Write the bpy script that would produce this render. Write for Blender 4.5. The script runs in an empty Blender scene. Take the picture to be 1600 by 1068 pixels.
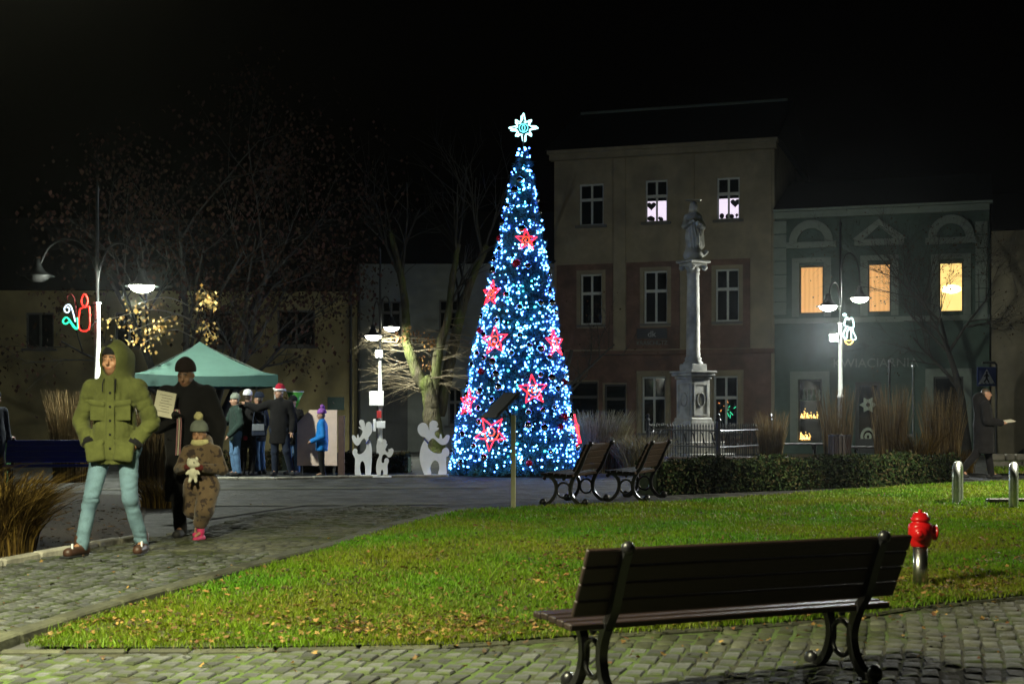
import bpy, bmesh, math, random
import numpy as np
from mathutils import Vector, Matrix

rng = random.Random(7)
nr = np.random.RandomState(11)
SC = bpy.context.scene
COL = SC.collection
PI = math.pi
R = math.radians

# ------------------------------------------------------------------ camera, sky, exposure
CAM_H = 1.2
F = 2222.2            # focal length in photo pixels (50 mm on a 36 mm wide, 1600 px picture)
HOR = 652.0           # horizon row in the photograph
cam = bpy.data.cameras.new('camera')
cam.lens = 50.0
cam.sensor_width = 36.0
cam.shift_y = (HOR - 534.0) / 1600.0
cam.clip_start = 0.1
cam.clip_end = 2000.0
cam.dof.use_dof = True
cam.dof.focus_distance = 24.0
cam.dof.aperture_fstop = 4.0
camo = bpy.data.objects.new('camera', cam)
COL.objects.link(camo)
camo.location = (0, 0, CAM_H)
camo.rotation_euler = (R(90), 0, 0)
SC.camera = camo

world = bpy.data.worlds.new('World')
SC.world = world
world.use_nodes = True
wn = world.node_tree.nodes
wl = world.node_tree.links
for n in list(wn):
    wn.remove(n)
sky = wn.new('ShaderNodeTexSky')
sky.sky_type = 'NISHITA'
sky.sun_disc = False
sky.sun_elevation = R(-4.0)
sky.sun_rotation = R(200)
bgn = wn.new('ShaderNodeBackground')
bgn.inputs['Strength'].default_value = 0.012
wout = wn.new('ShaderNodeOutputWorld')
wl.new(sky.outputs[0], bgn.inputs[0])
wl.new(bgn.outputs[0], wout.inputs[0])

SC.view_settings.view_transform = 'Standard'
SC.view_settings.look = 'None'
SC.view_settings.gamma = 1.0
SC.view_settings.exposure = 0.6
SC.view_settings.use_curve_mapping = False
SC.render.engine = 'CYCLES'
SC.cycles.use_denoising = True
SC.cycles.use_light_tree = True
SC.cycles.max_bounces = 5
SC.cycles.diffuse_bounces = 3
SC.cycles.glossy_bounces = 3
SC.cycles.transparent_max_bounces = 6
SC.cycles.caustics_reflective = False
SC.cycles.caustics_refractive = False
SC.cycles.sample_clamp_indirect = 4.0

# ------------------------------------------------------------------ picture <-> place
def zg(y):
    """height of the ground at distance y: the square is level, the lawn falls towards the near path"""
    t = min(1.0, max(0.0, (y - 6.5) / 6.5))
    return -0.34 * (1 - t * t * (3 - 2 * t))

def zgn(y):
    t = np.clip((y - 6.5) / 6.5, 0, 1)
    return -0.34 * (1 - t * t * (3 - 2 * t))

def P(px, py, y):
    return Vector(((px - 800) * y / F, y, CAM_H + (HOR - py) * y / F))

def G(px, py):
    """ground point seen at a photo pixel"""
    lo, hi = 3.0, 300.0
    for _ in range(60):
        m = 0.5 * (lo + hi)
        if CAM_H + (HOR - py) * m / F > zg(m):
            lo = m
        else:
            hi = m
    y = 0.5 * (lo + hi)
    return Vector(((px - 800) * y / F, y, zg(y)))

# ------------------------------------------------------------------ materials
def _mat(name):
    m = bpy.data.materials.new(name)
    m.use_nodes = True
    nt = m.node_tree
    return m, nt, nt.nodes['Principled BSDF']

def mat(name, col, rough=0.7, metal=0.0, var=0.25, scale=8.0, bump=0.0, bscale=None, attr=None, objrand=0.0,
        col2=None, spec=0.5, stretch=None, sheen=0.0, trans=0.0, coat=0.0, blotch=None, bdist=0.01):
    """plain procedural surface: base colour broken up by noise, optional second colour in blotches, bump relief"""
    m, nt, b = _mat(name)
    N, L = nt.nodes, nt.links
    tc = N.new('ShaderNodeTexCoord')
    mp = N.new('ShaderNodeMapping')
    L.new(tc.outputs['Object'], mp.inputs[0])
    if stretch:
        mp.inputs['Scale'].default_value = stretch
    nz = N.new('ShaderNodeTexNoise')
    nz.inputs['Scale'].default_value = scale
    nz.inputs['Detail'].default_value = 6
    nz.inputs['Roughness'].default_value = 0.65
    L.new(mp.outputs[0], nz.inputs['Vector'])
    rp = N.new('ShaderNodeValToRGB')
    rp.color_ramp.elements[0].position = 0.3
    rp.color_ramp.elements[1].position = 0.7
    c = Vector(col[:3])
    lo = c * (1 - var)
    hi = Vector(col2[:3]) if col2 else c * (1 + var)
    rp.color_ramp.elements[0].color = (*lo, 1)
    rp.color_ramp.elements[1].color = (*hi, 1)
    L.new(nz.outputs[0], rp.inputs[0])
    out = rp.outputs[0]
    if blotch:
        n2 = N.new('ShaderNodeTexNoise')
        n2.inputs['Scale'].default_value = blotch[1]
        n2.inputs['Detail'].default_value = 5
        L.new(mp.outputs[0], n2.inputs['Vector'])
        r2 = N.new('ShaderNodeValToRGB')
        r2.color_ramp.elements[0].position = blotch[2]
        r2.color_ramp.elements[1].position = blotch[3]
        L.new(n2.outputs[0], r2.inputs[0])
        mx = N.new('ShaderNodeMixRGB')
        L.new(r2.outputs[0], mx.inputs[0])
        L.new(out, mx.inputs[1])
        mx.inputs[2].default_value = (*blotch[0], 1)
        out = mx.outputs[0]
    if attr:
        at = N.new('ShaderNodeAttribute')
        at.attribute_name = attr
        mm = N.new('ShaderNodeMixRGB')
        mm.blend_type = 'MULTIPLY'
        mm.inputs[0].default_value = 1
        L.new(out, mm.inputs[1])
        L.new(at.outputs['Color'], mm.inputs[2])
        out = mm.outputs[0]
    if objrand:
        oi = N.new('ShaderNodeObjectInfo')
        mr = N.new('ShaderNodeMapRange')
        mr.inputs['To Min'].default_value = 1 - objrand
        mr.inputs['To Max'].default_value = 1 + objrand
        L.new(oi.outputs['Random'], mr.inputs[0])
        mm = N.new('ShaderNodeMixRGB')
        mm.blend_type = 'MULTIPLY'
        mm.inputs[0].default_value = 1
        L.new(out, mm.inputs[1])
        L.new(mr.outputs[0], mm.inputs[2])
        out = mm.outputs[0]
    L.new(out, b.inputs['Base Color'])
    b.inputs['Roughness'].default_value = rough
    b.inputs['Metallic'].default_value = metal
    b.inputs['Specular IOR Level'].default_value = spec
    if sheen:
        b.inputs['Sheen Weight'].default_value = sheen
    if coat:
        b.inputs['Coat Weight'].default_value = coat
    if bump:
        bp = N.new('ShaderNodeBump')
        bp.inputs['Strength'].default_value = bump
        bp.inputs['Distance'].default_value = bdist
        nb = N.new('ShaderNodeTexNoise')
        nb.inputs['Scale'].default_value = bscale or scale * 3
        nb.inputs['Detail'].default_value = 5
        L.new(mp.outputs[0], nb.inputs['Vector'])
        L.new(nb.outputs[0], bp.inputs['Height'])
        L.new(bp.outputs[0], b.inputs['Normal'])
    if trans:
        # thin leaf: part of the light passes through
        tb = N.new('ShaderNodeBsdfTranslucent')
        L.new(out, tb.inputs[0])
        ms = N.new('ShaderNodeMixShader')
        ms.inputs[0].default_value = trans
        o = N['Material Output']
        L.new(b.outputs[0], ms.inputs[1])
        L.new(tb.outputs[0], ms.inputs[2])
        L.new(ms.outputs[0], o.inputs[0])
    return m

def emit(name, col, s):
    m, nt, b = _mat(name)
    b.inputs['Base Color'].default_value = (*[min(1, c) for c in col], 1)
    b.inputs['Emission Color'].default_value = (*col, 1)
    b.inputs['Emission Strength'].default_value = s
    b.inputs['Roughness'].default_value = 0.4
    return m

def glass(name, col=(0.006, 0.008, 0.009), rough=0.06):
    m, nt, b = _mat(name)
    b.inputs['Base Color'].default_value = (*col, 1)
    b.inputs['Roughness'].default_value = rough
    b.inputs['Specular IOR Level'].default_value = 0.5
    return m

# ------------------------------------------------------------------ mesh helpers
def link(o, parent=None):
    COL.objects.link(o)
    if parent is not None:
        o.parent = parent
    return o

def tag(o, label=None, cat=None, group=None, kind=None):
    if label:
        o['label'] = label
    if cat:
        o['category'] = cat
    if group:
        o['group'] = group
    if kind:
        o['kind'] = kind
    return o

def empty(name, loc=(0, 0, 0), rz=0.0, label=None, cat=None, group=None):
    o = bpy.data.objects.new(name, None)
    o.empty_display_size = 0.2
    COL.objects.link(o)
    o.location = loc
    o.rotation_euler = (0, 0, rz)
    return tag(o, label, cat, group)

def np_mesh(name, verts, faces_loops, counts, smooth=False):
    """fast mesh from flat numpy arrays"""
    me = bpy.data.meshes.new(name)
    nv = len(verts)
    me.vertices.add(nv)
    me.vertices.foreach_set('co', np.ascontiguousarray(verts, dtype=np.float32).ravel())
    nl = len(faces_loops)
    me.loops.add(nl)
    me.loops.foreach_set('vertex_index', np.ascontiguousarray(faces_loops, dtype=np.int32))
    nf = len(counts)
    me.polygons.add(nf)
    st = np.zeros(nf, dtype=np.int32)
    st[1:] = np.cumsum(counts)[:-1]
    me.polygons.foreach_set('loop_start', st)
    if smooth:
        me.polygons.foreach_set('use_smooth', np.ones(nf, dtype=bool))
    me.update(calc_edges=True)
    me.validate()
    return me

def set_col(me, rgb):
    a = me.color_attributes.new('Col', 'FLOAT_COLOR', 'POINT')
    d = np.ones((len(me.vertices), 4), dtype=np.float32)
    d[:, :3] = rgb
    a.data.foreach_set('color', d.ravel())

class MB:
    """collects shapes and links them as ONE mesh object"""
    def __init__(s):
        s.v = []
        s.f = []
    def add(s, vs, fs):
        b = len(s.v)
        s.v += [tuple(v) for v in vs]
        s.f += [tuple(i + b for i in f) for f in fs]
        return s
    def box(s, c, d, rot=None):
        hx, hy, hz = d[0] / 2, d[1] / 2, d[2] / 2
        vs = [Vector((x, y, z)) for z in (-hz, hz) for y in (-hy, hy) for x in (-hx, hx)]
        if rot is not None:
            vs = [rot @ v for v in vs]
        c = Vector(c)
        return s.add([v + c for v in vs], [(0, 2, 3, 1), (4, 5, 7, 6), (0, 1, 5, 4), (2, 6, 7, 3), (0, 4, 6, 2), (1, 3, 7, 5)])
    def bb(s, x0, x1, y0, y1, z0, z1):
        return s.box(((x0 + x1) / 2, (y0 + y1) / 2, (z0 + z1) / 2), (abs(x1 - x0), abs(y1 - y0), abs(z1 - z0)))
    def cbox(s, c, d, ch=0.01, rot=None):
        """box with chamfered edges"""
        hx, hy, hz = d[0] / 2, d[1] / 2, d[2] / 2
        ch = min(ch, hx * .9, hy * .9, hz * .9)
        bm = bmesh.new()
        bmesh.ops.create_cube(bm, size=1)
        for v in bm.verts:
            v.co = Vector((v.co.x * 2 * hx, v.co.y * 2 * hy, v.co.z * 2 * hz))
        bmesh.ops.bevel(bm, geom=bm.edges[:], offset=ch, segments=1, affect='EDGES', profile=0.5)
        c = Vector(c)
        vs = [((rot @ v.co) if rot is not None else v.co) + c for v in bm.verts]
        bm.verts.index_update()
        fs = [[v.index for v in f.verts] for f in bm.faces]
        bm.free()
        return s.add(vs, fs)
    def tube(s, pts, rad, n=8, cap=True):
        pts = [Vector(p) for p in pts]
        if not hasattr(rad, '__len__'):
            rad = [rad] * len(pts)
        b = len(s.v)
        m = len(pts)
        up = None
        for i, p in enumerate(pts):
            t = (pts[min(i + 1, m - 1)] - pts[max(i - 1, 0)])
            if t.length < 1e-9:
                t = Vector((0, 0, 1))
            t.normalize()
            if up is None:
                up = Vector((0, 0, 1)) if abs(t.z) < 0.9 else Vector((1, 0, 0))
            a = t.cross(up)
            if a.length < 1e-6:
                a = t.orthogonal()
            a.normalize()
            c = a.cross(t)
            c.normalize()
            up = c
            for k in range(n):
                q = 2 * PI * k / n
                s.v.append(tuple(p + (a * math.cos(q) + c * math.sin(q)) * rad[i]))
        for i in range(m - 1):
            for k in range(n):
                k2 = (k + 1) % n
                s.f.append((b + i * n + k, b + i * n + k2, b + (i + 1) * n + k2, b + (i + 1) * n + k))
        if cap:
            s.f.append(tuple(b + k for k in range(n))[::-1])
            s.f.append(tuple(b + (m - 1) * n + k for k in range(n)))
        return s
    def lathe(s, prof, n=20, c=(0, 0, 0), cap=True):
        """profile [(r, z)] turned round the vertical axis"""
        b = len(s.v)
        for r, z in prof:
            for k in range(n):
                q = 2 * PI * k / n
                s.v.append((c[0] + r * math.cos(q), c[1] + r * math.sin(q), c[2] + z))
        for i in range(len(prof) - 1):
            for k in range(n):
                k2 = (k + 1) % n
                s.f.append((b + i * n + k, b + i * n + k2, b + (i + 1) * n + k2, b + (i + 1) * n + k))
        if cap:
            s.f.append(tuple(b + k for k in range(n))[::-1])
            s.f.append(tuple(b + (len(prof) - 1) * n + k for k in range(n)))
        return s
    def prism(s, poly, d, plane='xz', off=0.0):
        """closed polygon (list of 2-D points) with thickness d along the third axis, centred on off"""
        n = len(poly)
        vs = []
        for e in (-d / 2, d / 2):
            for a, b_ in poly:
                vs.append((a, off + e, b_) if plane == 'xz' else ((a, b_, off + e) if plane == 'xy' else (off + e, a, b_)))
        fs = [tuple(range(n)), tuple(range(n, 2 * n))[::-1]]
        fs += [(i, i + n, (i + 1) % n + n, (i + 1) % n) for i in range(n)]
        return s.add(vs, fs)
    def sphere(s, c, r, n=12, m=8, sc=(1, 1, 1)):
        prof = [(max(1e-4, math.sin(PI * i / m)) * r, -math.cos(PI * i / m) * r) for i in range(m + 1)]
        b = len(s.v)
        s.lathe(prof, n, (0, 0, 0), cap=False)
        for i in range(b, len(s.v)):
            v = s.v[i]
            s.v[i] = (c[0] + v[0] * sc[0], c[1] + v[1] * sc[1], c[2] + v[2] * sc[2])
        return s
    def mesh(s, name, smooth=False):
        me = bpy.data.meshes.new(name)
        me.from_pydata(s.v, [], s.f)
        bm = bmesh.new()
        bm.from_mesh(me)
        bmesh.ops.recalc_face_normals(bm, faces=bm.faces[:])
        bm.to_mesh(me)
        bm.free()
        if smooth:
            me.polygons.foreach_set('use_smooth', [True] * len(me.polygons))
        return me
    def build(s, name, m, parent=None, smooth=False, loc=None):
        me = s.mesh(name, smooth)
        me.materials.append(m)
        o = bpy.data.objects.new(name, me)
        if loc is not None:
            o.location = loc
        return link(o, parent)

def new_obj(name, me, m=None, parent=None, loc=None, rot=None, scale=None):
    if m is not None and not me.materials:
        me.materials.append(m)
    o = bpy.data.objects.new(name, me)
    if loc is not None:
        o.location = loc
    if rot is not None:
        o.rotation_euler = rot
    if scale is not None:
        o.scale = scale
    return link(o, parent)

def smooth_curve(pts, n=6, closed=False):
    """Catmull-Rom through points of any dimension"""
    pts = [np.array(p, float) for p in pts]
    m = len(pts)
    out = []
    rngi = range(m if closed else m - 1)
    for i in rngi:
        p0 = pts[(i - 1) % m] if closed or i > 0 else pts[0]
        p1 = pts[i]
        p2 = pts[(i + 1) % m]
        p3 = pts[(i + 2) % m] if closed or i + 2 < m else pts[m - 1]
        for k in range(n):
            t = k / n
            out.append(0.5 * ((2 * p1) + (-p0 + p2) * t + (2 * p0 - 5 * p1 + 4 * p2 - p3) * t * t + (-p0 + 3 * p1 - 3 * p2 + p3) * t ** 3))
    if not closed:
        out.append(pts[-1])
    return out

def copy_tree(o, parent=None):
    c = o.copy()
    COL.objects.link(c)
    c.parent = parent
    for ch in list(o.children):
        copy_tree(ch, c)
    return c

# ------------------------------------------------------------------ solid shapes from distance fields (figures, statue, toys)
def smin(a, b, k):
    h = np.clip(0.5 + 0.5 * (b - a) / k, 0, 1)
    return b + (a - b) * h - k * h * (1 - h)

_NG = np.random.RandomState(5).rand(32, 32, 32).astype(np.float32)
def noise3(x, y, z):
    """smooth value noise on arrays that broadcast together"""
    x, y, z = np.broadcast_arrays(x, y, z)
    ix, iy, iz = np.floor(x).astype(int), np.floor(y).astype(int), np.floor(z).astype(int)
    fx, fy, fz = x - ix, y - iy, z - iz
    fx = fx * fx * (3 - 2 * fx); fy = fy * fy * (3 - 2 * fy); fz = fz * fz * (3 - 2 * fz)
    g = lambda a, b, c: _NG[(ix + a) & 31, (iy + b) & 31, (iz + c) & 31]
    l = lambda a, b, t: a + (b - a) * t
    return l(l(l(g(0, 0, 0), g(1, 0, 0), fx), l(g(0, 1, 0), g(1, 1, 0), fx), fy), l(l(g(0, 0, 1), g(1, 0, 1), fx), l(g(0, 1, 1), g(1, 1, 1), fx), fy), fz)

def folds(x, y, z, sx, sy, sz, amp):
    """creases of cloth: ridged noise bent by a second noise"""
    w = noise3(x * 5 + 3, y * 5 + 1, z * 5) - .5
    n = noise3(x * sx + w * 2.2, y * sy + w * 2, z * sz + w * 2.6)
    return amp * ((1 - np.abs(2 * n - 1)) ** 2 - .35)

class SDF:
    def __init__(s, lo, hi, h):
        s.lo = np.array(lo, np.float32)
        s.h = h
        n = np.ceil((np.array(hi) - np.array(lo)) / h).astype(int) + 1
        s.ax = [s.lo[i] + h * np.arange(n[i], dtype=np.float32) for i in range(3)]
        s.d = np.full(n, 1.0, np.float32)
    def _sl(s, lo, hi):
        r = []
        for i in range(3):
            a = int(max(0, math.floor((lo[i] - s.lo[i]) / s.h)))
            b = int(min(len(s.ax[i]), math.ceil((hi[i] - s.lo[i]) / s.h) + 1))
            if b <= a:
                return None
            r.append(slice(a, b))
        return tuple(r)
    def _put(s, f, lo, hi, k, mode):
        sl = s._sl(lo, hi)
        if sl is None:
            return s
        x = s.ax[0][sl[0]][:, None, None]
        y = s.ax[1][sl[1]][None, :, None]
        z = s.ax[2][sl[2]][None, None, :]
        v = f(x, y, z)
        if mode == 'add':
            s.d[sl] = smin(s.d[sl], v, k)
        else:
            s.d[sl] = -smin(-s.d[sl], v, k)
        return s
    def cap(s, a, b, ra, rb, k=0.02, sc=(1, 1, 1), mode='add'):
        a = np.array(a, float); b = np.array(b, float)
        S = np.array(sc, float)
        A = a / S; D = b / S - A
        L2 = max(1e-9, float(D @ D))
        mr = max(ra, rb) + k + 0.03
        lo = np.minimum(a, b) - mr * S
        hi = np.maximum(a, b) + mr * S
        def f(x, y, z):
            px, py, pz = x / S[0] - A[0], y / S[1] - A[1], z / S[2] - A[2]
            t = np.clip((px * D[0] + py * D[1] + pz * D[2]) / L2, 0, 1)
            q = np.sqrt((px - t * D[0]) ** 2 + (py - t * D[1]) ** 2 + (pz - t * D[2]) ** 2)
            return (q - (ra + t * (rb - ra))) * min(S)
        return s._put(f, lo, hi, k, mode)
    def ell(s, c, r, k=0.02, mode='add'):
        c = np.array(c, float); r = np.array(r, float)
        m = k + 0.03
        def f(x, y, z):
            px, py, pz = (x - c[0]), (y - c[1]), (z - c[2])
            k0 = np.sqrt((px / r[0]) ** 2 + (py / r[1]) ** 2 + (pz / r[2]) ** 2)
            k1 = np.sqrt((px / r[0] ** 2) ** 2 + (py / r[1] ** 2) ** 2 + (pz / r[2] ** 2) ** 2) + 1e-6
            return k0 * (k0 - 1) / k1
        return s._put(f, c - r - m, c + r + m, k, mode)
    def box(s, c, d, rd=0.01, k=0.008, rot=None, mode='add'):
        c = np.array(c, float); hd = np.array(d, float) / 2 - rd
        M = np.array(rot.to_3x3().transposed() if isinstance(rot, Matrix) and len(rot) == 4 else (rot.transposed() if rot is not None else Matrix.Identity(3)))
        e = float(np.linalg.norm(np.array(d) / 2)) + k + 0.02
        def f(x, y, z):
            px, py, pz = x - c[0], y - c[1], z - c[2]
            q = [abs(M[i][0] * px + M[i][1] * py + M[i][2] * pz) - hd[i] for i in range(3)]
            out = np.sqrt(sum(np.maximum(v, 0) ** 2 for v in q))
            ins = np.minimum(np.maximum(q[0], np.maximum(q[1], q[2])), 0)
            return out + ins - rd
        return s._put(f, c - e, c + e, k, mode)
    def cut_below(s, z0, k=0.01):
        z = s.ax[2][None, None, :]
        s.d = -smin(-s.d, (z - z0) * np.ones_like(s.d), k)
        return s
    def cut_above(s, z0, k=0.01):
        z = s.ax[2][None, None, :]
        s.d = -smin(-s.d, (z0 - z) * np.ones_like(s.d), k)
        return s
    def wrinkle(s, f):
        x = s.ax[0][:, None, None]; y = s.ax[1][None, :, None]; z = s.ax[2][None, None, :]
        near = np.abs(s.d) < .06
        if near.any():
            i, j, k = np.nonzero(near)
            s.d[near] += f(s.ax[0][i], s.ax[1][j], s.ax[2][k]).astype(np.float32)
        return s
    def mesh(s, name):
        d = s.d
        for ax in range(3):       # keep the surface closed at the border
            sl0 = [slice(None)] * 3; sl0[ax] = 0
            sl1 = [slice(None)] * 3; sl1[ax] = -1
            d[tuple(sl0)] = np.maximum(d[tuple(sl0)], 0.01)
            d[tuple(sl1)] = np.maximum(d[tuple(sl1)], 0.01)
        i_ = d < 0
        nx, ny, nz = d.shape
        cnt = np.zeros((nx - 1, ny - 1, nz - 1), np.int8)
        for a in (0, 1):
            for b in (0, 1):
                for c in (0, 1):
                    cnt += i_[a:nx - 1 + a, b:ny - 1 + b, c:nz - 1 + c]
        mix = (cnt > 0) & (cnt < 8)
        ii, jj, kk = np.nonzero(mix)
        idx = np.full(mix.shape, -1, np.int64)
        idx[ii, jj, kk] = np.arange(len(ii))
        acc = np.zeros((len(ii), 3)); num = np.zeros(len(ii))
        for ax in range(3):
            o1, o2 = [q for q in range(3) if q != ax]
            for u in (0, 1):
                for w in (0, 1):
                    off = [0, 0, 0]; off[o1] = u; off[o2] = w
                    a = d[ii + off[0], jj + off[1], kk + off[2]]
                    off2 = list(off); off2[ax] = 1
                    b = d[ii + off2[0], jj + off2[1], kk + off2[2]]
                    cr = (a < 0) != (b < 0)
                    t = np.where(cr, a / np.where(cr, a - b, 1), 0)
                    p = np.zeros((len(ii), 3)); p[:] = off
                    p[:, ax] = t
                    acc[cr] += p[cr]; num[cr] += 1
        v = (np.stack([ii, jj, kk], 1) + acc / num[:, None]) * s.h + s.lo
        quads = []
        for ax in range(3):
            sa = [slice(None)] * 3; sb = [slice(None)] * 3
            sa[ax] = slice(0, -1); sb[ax] = slice(1, None)
            cr = i_[tuple(sa)] != i_[tuple(sb)]
            pos = np.stack(np.nonzero(cr), 1)
            o1, o2 = (ax + 1) % 3, (ax + 2) % 3
            pos = pos[(pos[:, o1] > 0) & (pos[:, o2] > 0) & (pos[:, o1] < d.shape[o1] - 1) & (pos[:, o2] < d.shape[o2] - 1)]
            ins = i_[pos[:, 0], pos[:, 1], pos[:, 2]]
            q = []
            for du, dw in ((-1, -1), (0, -1), (0, 0), (-1, 0)):
                c = pos.copy(); c[:, o1] += du; c[:, o2] += dw
                q.append(idx[c[:, 0], c[:, 1], c[:, 2]])
            q = np.stack(q, 1)
            q[~ins] = q[~ins][:, ::-1]
            quads.append(q)
        q = np.concatenate(quads)
        q = q[(q >= 0).all(1)]
        return np_mesh(name, v, q.ravel(), np.full(len(q), 4), smooth=True), v
    def build(s, name, m, parent=None):
        me, v = s.mesh(name)
        me.materials.append(m)
        o = bpy.data.objects.new(name, me)
        return link(o, parent), v
# ------------------------------------------------------------------ shared materials
M = {}
M['plaza'] = mat('plaza_setts', (0.055, 0.056, 0.056), 0.8, var=0.6, scale=9, bump=1.0, bscale=8, spec=0.25, blotch=((0.018, 0.019, 0.016), 2.2, 0.42, 0.6), bdist=0.04)
M['ground'] = mat('road_asphalt', (0.05, 0.05, 0.05), 0.7, var=0.3, scale=6, bump=0.3)
M['mortar'] = mat('joint_soil_moss', (0.028, 0.028, 0.014), 0.95, var=0.5, scale=18, bump=0.8, blotch=((0.05, 0.085, 0.012), 2.2, 0.42, 0.62))
M['sett'] = mat('granite_sett', (0.062, 0.066, 0.066), 0.8, spec=.3, var=0.45, scale=22, bump=0.6, bscale=40, objrand=0.45, blotch=((0.035, 0.048, 0.014), 5.0, 0.48, 0.66))
M['sett_many'] = mat('granite_setts_worn', (0.072, 0.074, 0.058), 0.82, spec=.3, var=0.35, scale=14, bump=0.6, bscale=40, attr='Col', blotch=((0.034, 0.042, 0.014), 1.1, 0.42, 0.62))
M['kerb'] = mat('mossy_kerb', (0.04, 0.042, 0.025), 0.85, var=0.5, scale=9, bump=0.8, objrand=0.3)
M['kerb_light'] = mat('pale_kerb', (0.26, 0.25, 0.21), 0.75, var=0.35, scale=9, bump=0.5, objrand=0.25)
M['soil'] = mat('lawn_soil', (0.03, 0.045, 0.01), 0.95, var=0.5, scale=12, bump=0.8)
M['mulch'] = mat('bark_mulch', (0.018, 0.012, 0.008), 0.95, var=0.7, scale=30, bump=1.0, col2=(0.05, 0.03, 0.016))
M['grass'] = mat('grass_blades', (1, 1, 1), 0.55, var=0.0, attr='Col', trans=0.35, spec=0.3)
M['leaf'] = mat('fallen_leaf', (0.17, 0.08, 0.022), 0.75, var=0.5, scale=30, objrand=0.7, col2=(0.3, 0.17, 0.05), trans=0.2)
M['leaf_many'] = mat('fallen_leaves', (1, 1, 1), 0.7, var=0.0, attr='Col', trans=0.2)
M['reed'] = mat('dry_reed', (1, 1, 1), 0.85, var=0.0, attr='Col', trans=0.2, spec=0.1)
M['iron'] = mat('black_cast_iron', (0.012, 0.012, 0.014), 0.32, var=0.3, scale=30, bump=0.15, bscale=60)
M['wood'] = mat('bench_wood_dark', (0.02, 0.01, 0.008), 0.5, var=0.5, scale=5, stretch=(1.5, 30, 30), bump=0.35, bscale=12)
M['wood_mid'] = mat('bench_wood_brown', (0.024, 0.015, 0.009), 0.8, spec=0.12, var=0.4, scale=5, stretch=(1.5, 30, 30), bump=0.3, bscale=12)
M['wood_blue'] = mat('bench_wood_blue', (0.012, 0.03, 0.32), 0.5, var=0.35, scale=5, stretch=(1.5, 30, 30), bump=0.3, bscale=12)
M['steel'] = mat('brushed_steel', (0.55, 0.55, 0.53), 0.28, 1.0, var=0.15, scale=20, stretch=(8, 8, 0.6))
M['galv'] = mat('galvanised_tube', (0.5, 0.53, 0.5), 0.38, 0.9, var=0.2, scale=14)
M['pole'] = mat('pale_lamp_post', (0.5, 0.5, 0.5), 0.45, var=0.15, scale=10)
M['pole_dark'] = mat('dark_lamp_post', (0.014, 0.015, 0.015), 0.45, var=0.2, scale=10)
M['red'] = mat('hydrant_red', (0.55, 0.008, 0.01), 0.28, var=0.12, scale=14, coat=0.5)
M['white'] = mat('white_board_paint', (0.82, 0.82, 0.86), 0.55, var=0.05, scale=6)
M['bark'] = mat('mossy_bark', (0.075, 0.062, 0.035), 0.9, var=0.5, scale=9, stretch=(1, 1, 0.35), bump=1.0, bscale=20, blotch=((0.085, 0.105, 0.018), 2.5, 0.45, 0.65), bdist=0.06)
M['bark_dark'] = mat('dark_bark', (0.03, 0.027, 0.022), 0.9, var=0.5, scale=9, stretch=(1, 1, 0.35), bump=1.0, bscale=20, bdist=0.03)
M['birch'] = mat('birch_bark', (0.022, 0.02, 0.017), 0.8, var=0.5, scale=6, stretch=(1, 1, 3), bump=0.6)
M['twig'] = mat('pale_twig', (0.2, 0.16, 0.1), 0.8, var=0.3, scale=20)
M['crown'] = mat('brown_leaves', (1, 1, 1), 0.85, spec=.1, var=0.0, attr='Col', trans=0.3)
M['hedge'] = mat('hedge_leaves', (1, 1, 1), 0.85, var=0.0, attr='Col', trans=0.1, spec=0.08)
M['stone'] = mat('pale_sandstone', (0.34, 0.32, 0.26), 0.85, var=0.25, scale=5, bump=0.5, bscale=18, blotch=((0.14, 0.135, 0.11), 2.2, 0.46, 0.7))
M['glass'] = glass('window_glass')
M['black'] = mat('black_cloth_and_iron', (0.01, 0.01, 0.011), 0.8, var=0.3, scale=20)

# ------------------------------------------------------------------ ground
def in_poly(x, y, poly):
    """vectorised point in polygon"""
    x = np.asarray(x); y = np.asarray(y)
    c = np.zeros(x.shape, bool)
    n = len(poly)
    j = n - 1
    for i in range(n):
        xi, yi = poly[i]; xj, yj = poly[j]
        if yi != yj:
            c ^= ((yi > y) != (yj > y)) & (x < (xj - xi) * (y - yi) / (yj - yi) + xi)
        j = i
    return c

def sheet(name, poly, dz, m, kind='structure', parent=None):
    """flat-lying sheet with the outline poly (x, y), following the fall of the ground"""
    bm = bmesh.new()
    bm.faces.new([bm.verts.new((x, y, 0)) for x, y in poly])
    ys = [p[1] for p in poly]
    yy = 6.5
    while yy < 13.6:
        if min(ys) < yy < max(ys):
            bmesh.ops.bisect_plane(bm, geom=bm.verts[:] + bm.edges[:] + bm.faces[:], plane_co=(0, yy, 0), plane_no=(0, 1, 0))
        yy += 0.35
    bmesh.ops.triangulate(bm, faces=bm.faces[:])
    for v in bm.verts:
        v.co.z = zg(v.co.y) + dz
    bmesh.ops.recalc_face_normals(bm, faces=bm.faces[:])
    if bm.faces and sum(f.normal.z for f in bm.faces) < 0:
        bmesh.ops.reverse_faces(bm, faces=bm.faces[:])
    me = bpy.data.meshes.new(name)
    bm.to_mesh(me)
    bm.free()
    me.materials.append(m)
    o = bpy.data.objects.new(name, me)
    link(o, parent)
    if kind and parent is None:
        o['kind'] = kind
    return o

def gpoly(pts):
    return [(G(*p).x, G(*p).y) for p in pts]

sheet('ground', [(-300, -20), (300, -20), (300, 500), (-300, 500)], -0.024, M['ground'])
sheet('plaza', [(-16, 13.2), (16, 13.2), (22, 44), (-22, 44)], -0.006, M['plaza'])

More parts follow.
